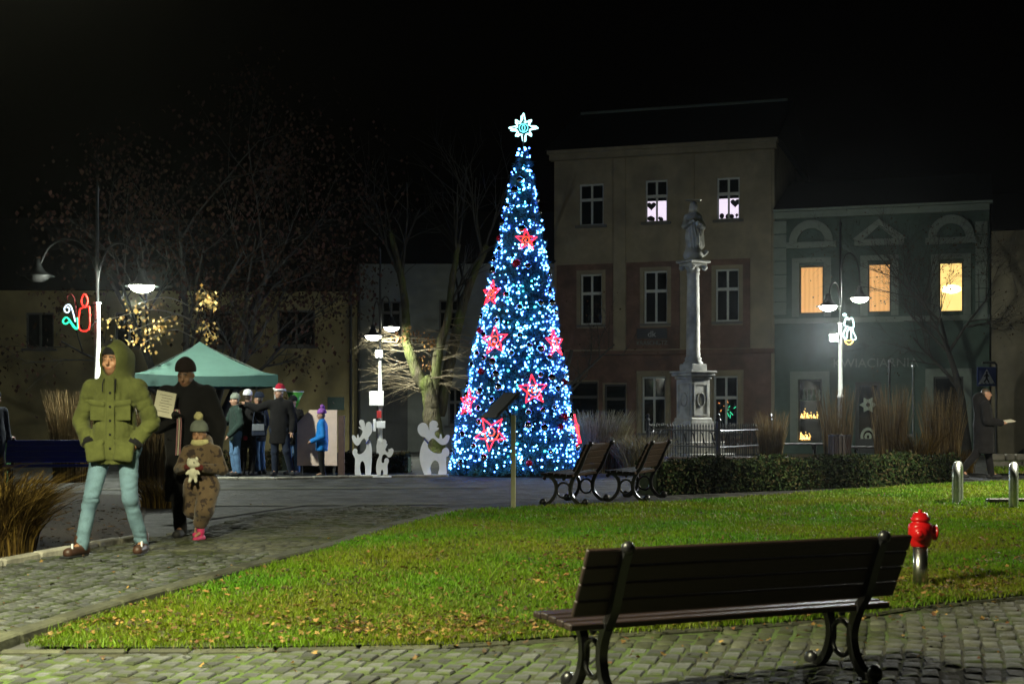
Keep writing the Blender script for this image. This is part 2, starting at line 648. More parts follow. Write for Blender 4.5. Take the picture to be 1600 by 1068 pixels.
LAWN = gpoly([(40, 1016), (110, 984), (210, 953), (330, 918), (500, 868), (610, 831), (718, 802), (850, 794), (1040, 788), (1150, 781),
              (1300, 770), (1480, 758), (1600, 753), (1900, 742), (1900, 898), (1700, 921), (1600, 934), (1500, 943), (1420, 952), (1330, 967),
              (1130, 983), (900, 998), (690, 1012), (300, 1018)])
lawn = sheet('lawn', LAWN, 0.03, M['soil'])
BACKLAWN = gpoly([(1545, 742), (1545, 716), (1800, 712), (1800, 740)])
back_lawn = sheet('back_lawn', BACKLAWN, 0.03, M['soil'])
PATH = gpoly([(-160, 1060), (0, 1004), (75, 973), (175, 942), (312, 905), (500, 857), (602, 822), (712, 795), (600, 789), (420, 800), (330, 822),
              (200, 848), (110, 864), (0, 884), (-160, 914)])
path = sheet('cobbled_path', PATH, 0.0, M['mortar'])
FRONT = gpoly([(-160, 1062), (0, 1022), (300, 1021), (690, 1015), (900, 1001), (1130, 986), (1330, 970), (1420, 955), (1500, 946), (1600, 937), (1760, 918)])
FRONT += [(4.4, 6.6), (-3.4, 6.6)]
front = sheet('front_pavement', FRONT, 0.004, M['mortar'])
BED = gpoly([(-160, 912), (0, 882), (110, 862), (215, 843), (235, 775), (120, 772), (-160, 778)])
bed = sheet('planting_bed', BED, 0.014, M['mulch'])

# plaza bands: rows of darker stones let into the paving
for k, pts in enumerate([[(-100, 789), (700, 785), (700, 788), (-100, 793)], [(-100, 764), (760, 760), (760, 762), (-100, 767)],
                         [(300, 835), (420, 806), (560, 787), (575, 787), (436, 807), (330, 835)], [(250, 820), (400, 797), (500, 785), (510, 785), (415, 798), (270, 820)]]):
    sheet('dark_paving_band', gpoly(pts), 0.0035 if k < 2 else 0.0075, M['kerb'])

# setts
def sett_mesh(seed, w, d):
    q = random.Random(seed)
    j = lambda a: a * q.uniform(.82, 1.02) + q.uniform(-0.006, 0.006)
    hx, hy = w / 2, d / 2
    base = [(j(-hx), j(-hy)), (j(hx), j(-hy)), (j(hx), j(hy)), (j(-hx), j(hy))]
    t = 0.008
    vs = [(x, y, -0.05) for x, y in base] + [(x, y, 0.002) for x, y in base]
    vs += [(x - math.copysign(t, x), y - math.copysign(t, y), 0.010 + q.uniform(-0.003, 0.003)) for x, y in base]
    vs.append((q.uniform(-.01, .01), q.uniform(-.01, .01), 0.0115))
    fs = [(i, (i + 1) % 4, 4 + (i + 1) % 4, 4 + i) for i in range(4)] + [(4 + i, 4 + (i + 1) % 4, 8 + (i + 1) % 4, 8 + i) for i in range(4)]
    fs += [(8 + i, 8 + (i + 1) % 4, 12) for i in range(4)]
    return vs, fs

def lay_setts(parent, poly, w, d, ang, n_single, seed, arc=0.0):
    q = random.Random(seed)
    xs = [p[0] for p in poly]; ys = [p[1] for p in poly]
    cx, cy = (min(xs) + max(xs)) / 2, (min(ys) + max(ys)) / 2
    ext = max(max(xs) - min(xs), max(ys) - min(ys))
    ca, sa = math.cos(ang), math.sin(ang)
    spots = []
    nrow = int(ext / w) + 2
    for i in range(-nrow, nrow):
        off = q.random() * d
        t = -ext + off
        while t < ext:
            dd = d * q.uniform(0.6, 1.25)
            u = i * (w + 0.011)
            v = t + dd / 2
            uu = u + arc * math.sin(v * 0.9 + 0.4)
            x, y = cx + uu * ca - v * sa, cy + uu * sa + v * ca
            spots.append((x, y, dd))
            t += dd + 0.012
    a = np.array(spots)
    ok = in_poly(a[:, 0], a[:, 1], poly) & (np.abs(a[:, 0]) < a[:, 1] * 0.42 + 0.5)
    a = a[ok]
    a = a[np.argsort(a[:, 1])]
    var = []
    for k in range(6):
        vs, fs = sett_mesh(seed * 10 + k, w, d)
        me = bpy.data.meshes.new('sett')
        me.from_pydata(vs, [], fs)
        me.materials.append(M['sett'])
        var.append((me, vs, fs))
    # the nearest ones in the picture are objects of their own
    inview = [r for r in a if abs(r[0]) < r[1] * 0.36 and HOR + F * (CAM_H - zg(r[1])) / r[1] < 1072]
    single = set(id_ for id_ in [tuple(r) for r in inview[:n_single]])
    V, L_, C, cols = [], [], [], []
    nb = 0
    for r in a:
        k = q.randrange(6)
        x, y, dd = r
        z = zg(y) + q.uniform(-0.006, 0.008)
        rot = ang + q.uniform(-0.09, 0.09)
        slope = (zg(y + .05) - zg(y - .05)) / .1
        if tuple(r) in single:
            o = new_obj('sett', var[k][0], None, parent, (x, y, z), (math.atan(slope) + q.uniform(-.03, .03), q.uniform(-.03, .03), rot), (1, dd / d, 1))
        else:
            vs = np.array(var[k][1]); vs[:, 1] *= dd / d
            c, s_ = math.cos(rot), math.sin(rot)
            w_ = np.stack([vs[:, 0] * c - vs[:, 1] * s_ + x, vs[:, 0] * s_ + vs[:, 1] * c + y, vs[:, 2] + z], 1)
            w_[:, 2] += (w_[:, 1] - y) * slope
            V.append(w_)
            for f in var[k][2]:
                L_ += [i + nb for i in f]; C.append(len(f))
            g = q.uniform(0.65, 1.3)
            cols += [(g, g, g * q.uniform(0.9, 1.05))] * len(vs)
            nb += len(vs)
    if V:
        me = np_mesh('setts', np.concatenate(V), L_, np.array(C))
        set_col(me, np.array(cols))
        o = new_obj('worn_setts', me, M['sett_many'], parent)
        o['kind'] = 'stuff'

lay_setts(front, FRONT, 0.105, 0.15, R(-14), 300, 3, arc=0.10)
lay_setts(path, PATH, 0.10, 0.12, R(62), 300, 5, arc=0.05)

# kerb stones beside the lawn and the bed
def kerb(parent, pix, w, h, m, seed, step=0.45, dz=0.0):
    q = random.Random(seed)
    pts = [G(*p) for p in pix]
    for a, b in zip(pts[:-1], pts[1:]):
        L_ = (b - a).length
        n = max(1, round(L_ / step))
        ang = math.atan2(b.y - a.y, b.x - a.x)
        for i in range(n):
            c = a.lerp(b, (i + 0.5) / n)
            sl = math.atan2(b.z - a.z, math.hypot(b.x - a.x, b.y - a.y))
            mb = MB().cbox((0, 0, 0), (L_ / n - 0.012, w * q.uniform(0.9, 1.1), h), 0.014)
            o = mb.build('kerb_stone', m, parent)
            o.location = (c.x, c.y, zg(c.y) + dz + q.uniform(-0.004, 0.006))
            o.rotation_euler = (0, -sl, ang + q.uniform(-0.02, 0.02))

kerb(path, [(-60, 1026), (20, 998), (90, 976), (180, 948), (318, 909), (505, 860), (606, 826), (718, 798)], 0.15, 0.09, M['kerb'], 1, dz=0.0)
kerb(path, [(-160, 914), (0, 884), (110, 863), (215, 844)], 0.1, 0.1, M['kerb_light'], 2, dz=0.01)
kerb(front, [(-160, 1052), (0, 1021), (300, 1020), (690, 1013.5), (900, 999.5), (1130, 984.5), (1330, 968.5), (1420, 953.5), (1500, 944.5), (1600, 935.5), (1760, 917)], 0.07, 0.07, M['kerb'], 3, dz=-0.012)
kerb(bpy.data.objects['plaza'], [(200, 749), (430, 748.5), (545, 746), (700, 744)], 0.12, 0.06, M['kerb_light'], 4, step=0.8, dz=0.015)

# ------------------------------------------------------------------ grass of the lawn
def blades(name, poly, n_by_y, hgt, wid, parent, seed, edge=0.0):
    r = np.random.RandomState(seed)
    xs = [p[0] for p in poly]; ys = [p[1] for p in poly]
    V, colr = [], []
    for y0, y1, dens, wmul in n_by_y:
        xl, xh = max(min(xs), -0.42 * y1), min(max(xs), 0.42 * y1)
        n = int((xh - xl) * (y1 - y0) * dens)
        x = r.uniform(xl, xh, n); y = r.uniform(y0, y1, n)
        ok = in_poly(x + r.normal(0, .03, n), y + r.normal(0, .04, n), poly)
        bald = np.sin(x * 2.9 + 2 * np.sin(y * 1.7)) * np.sin(y * 3.7 + 1.5 * np.sin(x * 1.9)) > .78
        ok &= ~(bald & (r.random_sample(n) < .6))
        x, y = x[ok], y[ok]
        n = len(x)
        patch = 0.5 + 0.5 * np.sin(x * 1.7 + 1.3 * np.sin(y * 1.1)) * np.cos(y * 1.9 + np.sin(x * 2.3))
        patch2 = 0.5 + 0.5 * np.sin(x * 5.1 + 2 * np.sin(y * 3.3)) * np.cos(y * 4.7)
        hh = hgt * r.uniform(0.45, 1.25, n) * (0.75 + 0.4 * patch2)
        w = wid * wmul * r.uniform(0.6, 1.2, n)
        a = r.uniform(0, 2 * PI, n)
        lean = r.uniform(0.1, 0.9, n) * hh
        b = r.uniform(0, 2 * PI, n)
        z = zgn(y) + 0.028
        dx, dy = np.cos(a) * w / 2, np.sin(a) * w / 2
        lx, ly = np.cos(b) * lean, np.sin(b) * lean
        v = np.stack([np.stack([x - dx, y - dy, z], 1), np.stack([x + dx, y + dy, z], 1),
                      np.stack([x + dx * .7 + lx * .35, y + dy * .7 + ly * .35, z + hh * .6], 1), np.stack([x + lx, y + ly, z + hh], 1),
                      np.stack([x - dx * .7 + lx * .35, y - dy * .7 + ly * .35, z + hh * .6], 1)], 1)
        V.append(v)
        wear = np.clip(np.sin(x * .9 + 2.1 * np.sin(y * .8)) * np.cos(y * 1.3 + x * .6), 0, 1)
        g = np.stack([0.08 + 0.08 * patch + 0.03 * wear, 0.2 + 0.05 * patch2 - .015 * wear, 0.006 + 0.004 * wear], 1) * r.uniform(0.55, 1.35, (n, 1))
        dry = r.random_sample(n) < (0.05 + 0.10 * patch + .05 * wear)
        g[dry] = np.array([0.20, 0.17, 0.05]) * r.uniform(0.6, 1.2, (dry.sum(), 1))
        colr.append(np.repeat(g, 5, 0))
    V = np.concatenate(V)
    n = len(V)
    base = (np.arange(n) * 5)[:, None]
    loops = np.concatenate([base + np.array([[0, 1, 2, 4]]), base + np.array([[4, 2, 3, 4]])[:, :3]], 1)
    counts = np.tile([4, 3], n)
    me = np_mesh(name, V.reshape(-1, 3), loops.ravel(), counts)
    set_col(me, np.concatenate(colr))
    o = new_obj(name, me, M['grass'], parent)
    return o

gr = blades('grass', LAWN, [(7.8, 10.0, 11000, 1.0), (10.0, 12.5, 7000, 1.3), (12.5, 16, 3600, 1.9), (16, 27, 1300, 2.8)], 0.042, 0.0065, None, 3)
tag(gr, 'short green grass covering the lawn', 'grass', kind='stuff')
gr2 = blades('grass', BACKLAWN, [(26, 46, 250, 4)], 0.08, 0.012, None, 4)
tag(gr2, 'short grass on the far patch beyond the walking person', 'grass', kind='stuff')

# ------------------------------------------------------------------ fallen leaves
def leaf_shape(q):
    n = 5
    pts = []
    for i in range(10):
        a = PI * 2 * i / 10
        rr = (1.0 if i % 2 == 0 else 0.55) * q.uniform(0.8, 1.1)
        pts.append((math.cos(a) * rr * 0.5, math.sin(a) * rr * 0.42, 0.14 * (abs(math.cos(a * 1.5)) * q.uniform(0.3, 1.6))))
    vs = [(0, 0, 0.02)] + pts
    fs = [(0, 1 + i, 1 + (i + 1) % 10) for i in range(10)]
    return vs, fs

leaf_var = []
for k in range(6):
    vs, fs = leaf_shape(random.Random(50 + k))
    me = bpy.data.meshes.new('fallen_leaf')
    me.from_pydata(vs, [], fs)
    me.materials.append(M['leaf'])
    leaf_var.append((me, np.array(vs), fs))

q = random.Random(21)
LEAFPIX = [(720, 990, 70, 10, 50), (560, 990, 30, 8, 10), (960, 982, 70, 8, 40), (1130, 975, 25, 8, 16), (890, 890, 45, 22, 55), (1440, 925, 70, 14, 110), (1250, 968, 60, 6, 24),
           (250, 990, 120, 16, 30), (1530, 880, 70, 40, 90), (700, 900, 250, 70, 120), (1000, 830, 300, 30, 30), (1480, 835, 120, 35, 70), (480, 950, 150, 40, 60), (1350, 940, 90, 25, 20)]
spots = []
for cx, cy, sx, sy, n in LEAFPIX:
    for _ in range(n):
        spots.append((q.gauss(cx, sx), q.gauss(cy, sy)))
keep = []
for px, py in spots:
    if not 775 < py < 1018:
        continue
    g = G(px, py)
    if in_poly(np.array([g.x]), np.array([g.y]), LAWN)[0]:
        keep.append(g)
q.shuffle(keep)
for g in keep[:290]:
    me = leaf_var[q.randrange(6)][0]
    s = q.uniform(0.035, 0.075)
    new_obj('fallen_leaf', me, None, lawn, (g.x, g.y, g.z + q.uniform(0.055, 0.085)), (q.uniform(-.5, .5), q.uniform(-.5, .5), q.uniform(0, 6.3)), (s, s, s))

V, L_, C, cols = [], [], [], []
nb = 0
for k in range(6500):
    px, py = q.uniform(-20, 1620), q.triangular(770, 1060, 990)
    if k % 2:
        c_ = LEAFPIX[q.randrange(len(LEAFPIX))]
        px, py = q.gauss(c_[0], c_[2] * 1.1), min(1060, max(772, q.gauss(c_[1], c_[3] * 1.2)))
    g = G(px, py)
    onl = in_poly(np.array([g.x]), np.array([g.y]), LAWN)[0]
    if not onl and q.random() < 0.86:
        continue
    vs = leaf_var[q.randrange(6)][1] * q.uniform(0.02, 0.055)
    e = Matrix.Rotation(q.uniform(0, 6.3), 3, 'Z') @ Matrix.Rotation(q.uniform(-.6, .6), 3, 'X') @ Matrix.Rotation(q.uniform(-.6, .6), 3, 'Y')
    w_ = vs @ np.array(e).T + np.array([g.x, g.y, g.z + (0.055 if onl else 0.026)])
    V.append(w_)
    for f in leaf_var[0][2]:
        L_ += [i + nb for i in f]; C.append(3)
    c = np.array(q.choice([(0.12, 0.05, 0.018), (0.3, 0.18, 0.05), (0.05, 0.028, 0.012), (0.2, 0.11, 0.03), (0.035, 0.03, 0.015)])) * q.uniform(.6, 1.3)
    cols += [c] * len(vs)
    nb += len(vs)
me = np_mesh('leaf_litter', np.concatenate(V), L_, np.array(C))
set_col(me, np.array(cols))
o = new_obj('leaf_litter', me, M['leaf_many'])
tag(o, 'small brown leaves scattered thinly over lawn and paths', 'leaves', kind='stuff')
# dead plant litter in the bed
V, L_, C, cols = [], [], [], []
nb = 0
bx = [p[0] for p in BED]; by = [p[1] for p in BED]
for k in range(1400):
    x, y = q.uniform(min(bx), max(bx)), q.uniform(min(by), min(max(by), 20))
    if not in_poly(np.array([x]), np.array([y]), BED)[0]:
        continue
    vs = leaf_var[q.randrange(6)][1] * np.array([q.uniform(.05, .12), q.uniform(.02, .05), .06])
    e = Matrix.Rotation(q.uniform(0, 6.3), 3, 'Z') @ Matrix.Rotation(q.uniform(-.6, .6), 3, 'X')
    w_ = vs @ np.array(e).T + np.array([x, y, zg(y) + 0.035])
    V.append(w_)
    for f in leaf_var[0][2]:
        L_ += [i + nb for i in f]; C.append(3)
    c = np.array(q.choice([(0.09, 0.05, 0.02), (0.03, 0.02, 0.012), (0.14, 0.08, 0.035)])) * q.uniform(.5, 1.2)
    cols += [c] * len(vs)
    nb += len(vs)
me = np_mesh('bark_litter', np.concatenate(V), L_, np.array(C))
set_col(me, np.array(cols))
o = new_obj('bark_litter', me, M['leaf_many'])
tag(o, 'dark bark and dead leaves lying on the planting bed', 'litter', kind='stuff')
# ------------------------------------------------------------------ buildings
M['plaster_grey'] = mat('grey_beige_plaster', (0.23, 0.195, 0.13), 0.9, var=0.15, scale=2.5, bump=0.3, bscale=30, blotch=((0.15, 0.125, 0.085), 0.9, 0.45, 0.7))
M['plaster_brown'] = mat('red_brown_plaster', (0.13, 0.075, 0.055), 0.9, var=0.35, scale=3, blotch=((0.07, 0.045, 0.035), 1.2, 0.45, 0.7), bump=0.3, bscale=30)
M['plaster_green'] = mat('grey_green_plaster', (0.06, 0.095, 0.076), 0.9, var=0.15, scale=3, bump=0.3, bscale=30, blotch=((0.035, 0.055, 0.043), 1.1, 0.45, 0.7))
M['trim_green'] = mat('pale_green_trim', (0.17, 0.2, 0.17), 0.85, var=0.12, scale=4, bump=0.2)
M['plaster_ochre'] = mat('ochre_plaster', (0.34, 0.28, 0.13), 0.9, var=0.18, scale=2, bump=0.3, bscale=30, blotch=((0.2, 0.17, 0.085), 0.8, 0.45, 0.7))
M['plaster_blue'] = mat('blue_grey_plaster', (0.2, 0.215, 0.205), 0.9, var=0.15, scale=2, bump=0.3, bscale=30)
M['roof'] = mat('dark_roof_tiles', (0.012, 0.011, 0.011), 0.8, var=0.3, scale=8, bump=0.4)
M['frame'] = mat('white_window_frame', (0.4, 0.41, 0.39), 0.6, var=0.08, scale=8)
M['dark_frame'] = mat('dark_window_frame', (0.03, 0.03, 0.028), 0.6, var=0.1, scale=8)
M['sill'] = mat('window_sill', (0.1, 0.095, 0.085), 0.7, var=0.2, scale=8)
M['sign_dark'] = mat('dark_sign_board', (0.015, 0.017, 0.02), 0.5, var=0.2, scale=8)
M['letter'] = mat('pale_lettering', (0.33, 0.33, 0.32), 0.7, var=0.1, scale=9)
M['letter_dim'] = mat('weathered_lettering', (0.16, 0.19, 0.165), 0.8, var=0.15, scale=9)
M['blind'] = emit('lit_room_blind', (0.95, 0.82, 1.0), 0.60)

def curtain_mat(name, c1, c2, s, sc):
    m, nt, b = _mat(name)
    N, L = nt.nodes, nt.links
    tc = N.new('ShaderNodeTexCoord')
    wv = N.new('ShaderNodeTexWave')
    wv.bands_direction = 'X'
    wv.inputs['Scale'].default_value = sc
    wv.inputs['Distortion'].default_value = 1.2
    wv.inputs['Detail'].default_value = 2
    wv.inputs['Detail Scale'].default_value = 0.6
    rp = N.new('ShaderNodeValToRGB')
    rp.color_ramp.elements[0].color = (*c1, 1)
    rp.color_ramp.elements[1].color = (*c2, 1)
    L.new(tc.outputs['Object'], wv.inputs['Vector'])
    L.new(wv.outputs[0], rp.inputs[0])
    L.new(rp.outputs[0], b.inputs['Emission Color'])
    b.inputs['Emission Strength'].default_value = s
    b.inputs['Base Color'].default_value = (*c1, 1)
    b.inputs['Roughness'].default_value = 0.9
    return m
M['curtain'] = curtain_mat('backlit_curtain', (0.50, 0.24, 0.075), (0.66, 0.36, 0.13), 0.8, 2.2)
M['room_gold'] = emit('bright_room_wall', (0.9, 0.62, 0.2), 0.9)
M['room_lamp'] = emit('room_lamp_glow', (1.0, 0.85, 0.5), 3.0)
M['gold_glow'] = emit('golden_fairy_light', (1.0, 0.6, 0.16), 2.6)

class Facade:
    """a street front: origin at a pixel column and distance, turned so that its right end comes nearer"""
    def __init__(s, px, y0, th):
        s.x0 = (px - 800) * y0 / F
        s.y0 = y0
        s.c, s.s, s.th = math.cos(th), math.sin(th), th
    def u(s, px):
        k = (px - 800) / F
        return (k * s.y0 - s.x0) / (s.c + k * s.s)
    def z(s, px, py):
        return CAM_H + (HOR - py) * (s.y0 - s.u(px) * s.s) / F
    def rect(s, r):
        x0, x1, y0, y1 = r
        xm = (x0 + x1) / 2
        return (s.u(x0), s.u(x1), s.z(xm, y1), s.z(xm, y0))
    def root(s, name, label, cat='building'):
        return empty(name, (s.x0, s.y0, 0), -s.th, label, cat)

def wall_mesh(u0, u1, z0, z1, holes, depth=0.22, back=9.0):
    mb = MB()
    us = sorted(set([u0, u1] + [h for r in holes for h in r[:2]]))
    zs = sorted(set([z0, z1] + [h for r in holes for h in r[2:]]))
    for a, b in zip(us[:-1], us[1:]):
        for c, d in zip(zs[:-1], zs[1:]):
            m, n = (a + b) / 2, (c + d) / 2
            if any(r[0] < m < r[1] and r[2] < n < r[3] for r in holes):
                continue
            mb.add([(a, 0, c), (b, 0, c), (b, 0, d), (a, 0, d)], [(0, 1, 2, 3)])
    for r in holes:
        a, b, c, d = r
        e = depth
        mb.add([(a, 0, c), (a, 0, d), (a, e, d), (a, e, c)], [(0, 1, 2, 3)])
        mb.add([(b, 0, c), (b, e, c), (b, e, d), (b, 0, d)], [(0, 1, 2, 3)])
        mb.add([(a, 0, d), (b, 0, d), (b, e, d), (a, e, d)], [(0, 1, 2, 3)])
        mb.add([(a, 0, c), (a, e, c), (b, e, c), (b, 0, c)], [(0, 1, 2, 3)])
    mb.add([(u0, 0, z0), (u0, back, z0), (u0, back, z1), (u0, 0, z1)], [(0, 1, 2, 3)])
    mb.add([(u1, 0, z0), (u1, 0, z1), (u1, back, z1), (u1, back, z0)], [(0, 1, 2, 3)])
    mb.add([(u0, back, z0), (u1, back, z0), (u1, back, z1), (u0, back, z1)], [(0, 1, 2, 3)])
    return mb

def window(par, r, transom=0.62, mull=True, fm=None, lit=None, sill=True, fw=0.06, lit_low=False, name='window', deep=0.16):
    a, b, c, d = r
    fm = fm or M['frame']
    mb = MB()
    y0, y1 = deep - 0.06, deep
    mb.bb(a, a + fw, y0, y1, c, d)
    mb.bb(b - fw, b, y0, y1, c, d)
    mb.bb(a + fw, b - fw, y0, y1, d - fw, d)
    mb.bb(a + fw, b - fw, y0, y1, c, c + fw)
    zt = c + (d - c) * transom if transom else None
    m = (a + b) / 2
    if zt:
        mb.bb(a + fw, b - fw, y0 - 0.01, y1 - 0.002, zt - 0.05, zt + 0.05)
    if mull:
        if zt:
            mb.bb(m - 0.035, m + 0.035, y0 + .004, y1 - .004, c + fw, zt - 0.05)
            mb.bb(m - 0.035, m + 0.035, y0 + .004, y1 - .004, zt + 0.05, d - fw)
        else:
            mb.bb(m - 0.035, m + 0.035, y0 + .004, y1 - .004, c + fw, d - fw)
    w = mb.build(name, fm, par)
    cols = [(a + fw, m - 0.035), (m + 0.035, b - fw)] if mull else [(a + fw, b - fw)]
    rows = [(c + fw, zt - 0.05, 0), (zt + 0.05, d - fw, 1)] if zt else [(c + fw, d - fw, 0)]
    for p, q_ in cols:
        for e, g, up in rows:
            yy = y1 - 0.02
            mm = M['glass']
            if lit and not lit_low:
                mm = lit
            MB().add([(p, yy, e), (q_, yy, e), (q_, yy, g), (p, yy, g)], [(0, 1, 2, 3)]).build('pane', mm, w)
            if lit_low and not up:
                # a drawn blind fills the lower sash, lit from the room
                MB().add([(p, yy - .01, e), (q_, yy - .01, e), (q_, yy - .01, e + (g - e) * 0.86), (p, yy - .01, e + (g - e) * 0.86)], [(0, 1, 2, 3)]).build('blind', lit, w)
    if sill:
        MB().bb(a - 0.12, b + 0.12, -0.12, y0, c - 0.09, c - 0.004).build('sill', M['sill'], w)
    return w

def text(par, s, size, loc, m, name='lettering', ext=0.01, align='CENTER'):
    cu = bpy.data.curves.new(name, 'FONT')
    cu.body = s
    cu.size = size
    cu.align_x = align
    cu.extrude = ext
    t = bpy.data.objects.new('tmp', cu)
    COL.objects.link(t)
    dg = bpy.context.evaluated_depsgraph_get()
    me = bpy.data.meshes.new_from_object(t.evaluated_get(dg))
    bpy.data.objects.remove(t)
    me.materials.clear()
    me.materials.append(m)
    o = bpy.data.objects.new(name, me)
    o.location = loc
    o.rotation_euler = (R(90), 0, 0)
    return link(o, par)

TH = R(18)
# --- tall house behind the monument
fa = Facade(1210, 48.0, TH)
th = fa.root('tall_house', 'tall beige and brown three-storey house behind the stone column')
W2 = [(905, 943, 287, 352), (1008, 1043, 281, 347), (1120, 1156, 277, 343)]
W1 = [(907, 941, 428, 507), (1006, 1043, 423, 505), (1118, 1155, 420, 502)]
W0 = [(1003, 1040, 588, 676), (1115, 1153, 587, 676)]
SHOP = [(890, 934, 596, 706), (944, 978, 600, 706)]
u0, u1 = fa.u(866), 0.0
zt = fa.z(1210, 218)
holes = [fa.rect(r) for r in W2 + W1 + W0 + SHOP]
holes = [(a, b, max(c, 0.02), d) for a, b, c, d in holes]
wall_mesh(u0, u1, -0.02, zt, holes).build('wall', M['plaster_grey'], th)
for i, r in enumerate(W2):
    rr = fa.rect(r)
    w = window(th, rr, lit=M['blind'] if i else None, lit_low=bool(i))
    if i:
        # paper heart and pot plants standing inside the lit pane
        a, b, c, d = rr
        m_ = (a + b) / 2
        hx = (a + m_) / 2 if i == 1 else (b + m_) / 2 + 0.02
        hz = c + (d - c) * 0.40
        pts = []
        for k in range(24):
            t = 2 * PI * k / 24
            pts.append((hx + 0.16 / 16 * 16 * math.sin(t) ** 3, hz + 0.16 / 16 * (13 * math.cos(t) - 5 * math.cos(2 * t) - 2 * math.cos(3 * t) - math.cos(4 * t))))
        MB().prism(pts, 0.006, 'xz', 0.115).build('paper_heart', M['black'], w)
        mb = MB()
        qq = random.Random(i)
        for k in range(5):
            x = a + 0.1 + (b - a - .2) * qq.random()
            mb.sphere((x, 0.118, c + 0.1 + 0.06 * qq.random()), 0.05 + 0.05 * qq.random(), 7, 5, (1, 0.06, 1.1))
            mb.bb(x - .01, x + .01, .115, .12, c + .06, c + .2)
        mb.build('pot_plant', M['black'], w)
for r in W1:
    window(th, fa.rect(r))
for r in W0:
    window(th, fa.rect(r))
for i, r in enumerate(SHOP):
    a, b, c, d = fa.rect(r)
    window(th, (a, b, max(c, 0.02), d), transom=0.78, mull=False, fm=M['dark_frame'], sill=False, name='shop_window')
# brown panels round the first-floor windows, with reveals left open
def panel(par, f, r, holes, m, y=-0.03):
    a, b, c, d = f.rect(r)
    mb = MB()
    us = sorted(set([a, b] + [x for h in holes for x in h[:2] if a < x < b]))
    zs = sorted(set([c, d] + [x for h in holes for x in h[2:] if c < x < d]))
    for p, q_ in zip(us[:-1], us[1:]):
        for e, g in zip(zs[:-1], zs[1:]):
            mu, mz = (p + q_) / 2, (e + g) / 2
            if any(h[0] < mu < h[1] and h[2] < mz < h[3] for h in holes):
                continue
            mb.bb(p, q_, y, -0.002, e, g)
    return mb.build('panel', m, par)
grow = lambda r, g: (r[0] - g, r[1] + g, r[2] - g, r[3] + g)
for r in [(870, 958, 413, 546), (979, 1062, 409, 545), (1086, 1172, 405, 544)]:
    panel(th, fa, r, [grow(fa.rect(w), 0.13) for w in W1], M['plaster_brown'])
panel(th, fa, (870, 1205, 553, 700), [grow(fa.rect(w), 0.2) for w in W0] + [grow(fa.rect(w), 0.05) for w in SHOP], M['plaster_brown'], -0.05)
for r in W1 + W0:   # surrounds
    a, b, c, d = fa.rect(r)
    g = 0.13
    mb = MB()
    mb.bb(a - g, a, -0.055, -0.003, c - .1, d + g)
    mb.bb(b, b + g, -0.055, -0.003, c - .1, d + g)
    mb.bb(a, b, -0.055, -0.003, d, d + g)
    mb.build('window_surround', M['plaster_grey'], th)
mb = MB()
mb.bb(u0, u1, -0.22, -0.004, fa.z(1100, 553), fa.z(1100, 546))
mb.build('string_course', M['plaster_brown'], th)
mb = MB()
mb.bb(u0 - .1, u1 + .1, -0.3, -0.004, zt - 0.32, zt - 0.12)
mb.bb(u0 - .15, u1 + .15, -0.42, -0.004, zt - 0.118, zt)
mb.build('cornice', M['plaster_grey'], th)
for a, b in ((959, 978), (1063, 1085), (1173, 1206)):
    MB().bb(fa.u(a), fa.u(b), -0.06, -0.003, fa.z(b, 545), zt - 0.33).build('pilaster', M['plaster_grey'], th)
zr = fa.z(1210, 122)
MB().add([(u0 - .2, -0.45, zt + .003), (u1 + .2, -0.45, zt + .003), (u1 + .2, 3.6, zr), (u0 - .2, 3.6, zr), (u1 + .2, 9, zt), (u0 - .2, 9, zt)],
         [(0, 1, 2, 3), (3, 2, 4, 5), (1, 4, 2), (0, 3, 5)]).build('roof', M['roof'], th)
MB().tube([(u0, 3.58, zr + 0.03), (u1, 3.58, zr + 0.03)], 0.06, 6).build('ridge', M['letter_dim'], th)
a, b, c, d = fa.rect((996, 1043, 513, 529))
sg = MB().bb(a, b, -0.1, -0.058, c, d).build('sign_board', M['sign_dark'], th)
text(sg, 'dk', 0.3, ((a + b) / 2, -0.106, c + 0.06), M['letter'])
text(sg, 'KRASCHUTZ', 0.19, ((a + b) / 2, -0.075, c - 0.21), M['letter_dim'])
# fairy-light figure inside the right ground-floor window
w = fa.rect(W0[1])
mb = MB(); mb2 = MB()
q = random.Random(4)
for k in range(7):
    x, z = w[0] + .18 + q.random() * .28, w[2] + .75 + q.random() * .42
    mb.tube([(x, .125, z), (x + q.uniform(-.12, .12), .125, z + q.uniform(-.1, .12))], .012, 5)
    x, z = w[0] + .4 + q.random() * .3, w[2] + .55 + q.random() * .5
    mb2.tube([(x, .122, z), (x + q.uniform(-.1, .1), .122, z + q.uniform(-.16, .1))], .012, 5)
mb.build('window_light', emit('orange_window_light', (1, .35, .08), .9), th)
mb2.build('window_light', emit('green_window_light', (.05, .8, .4), .7), th)

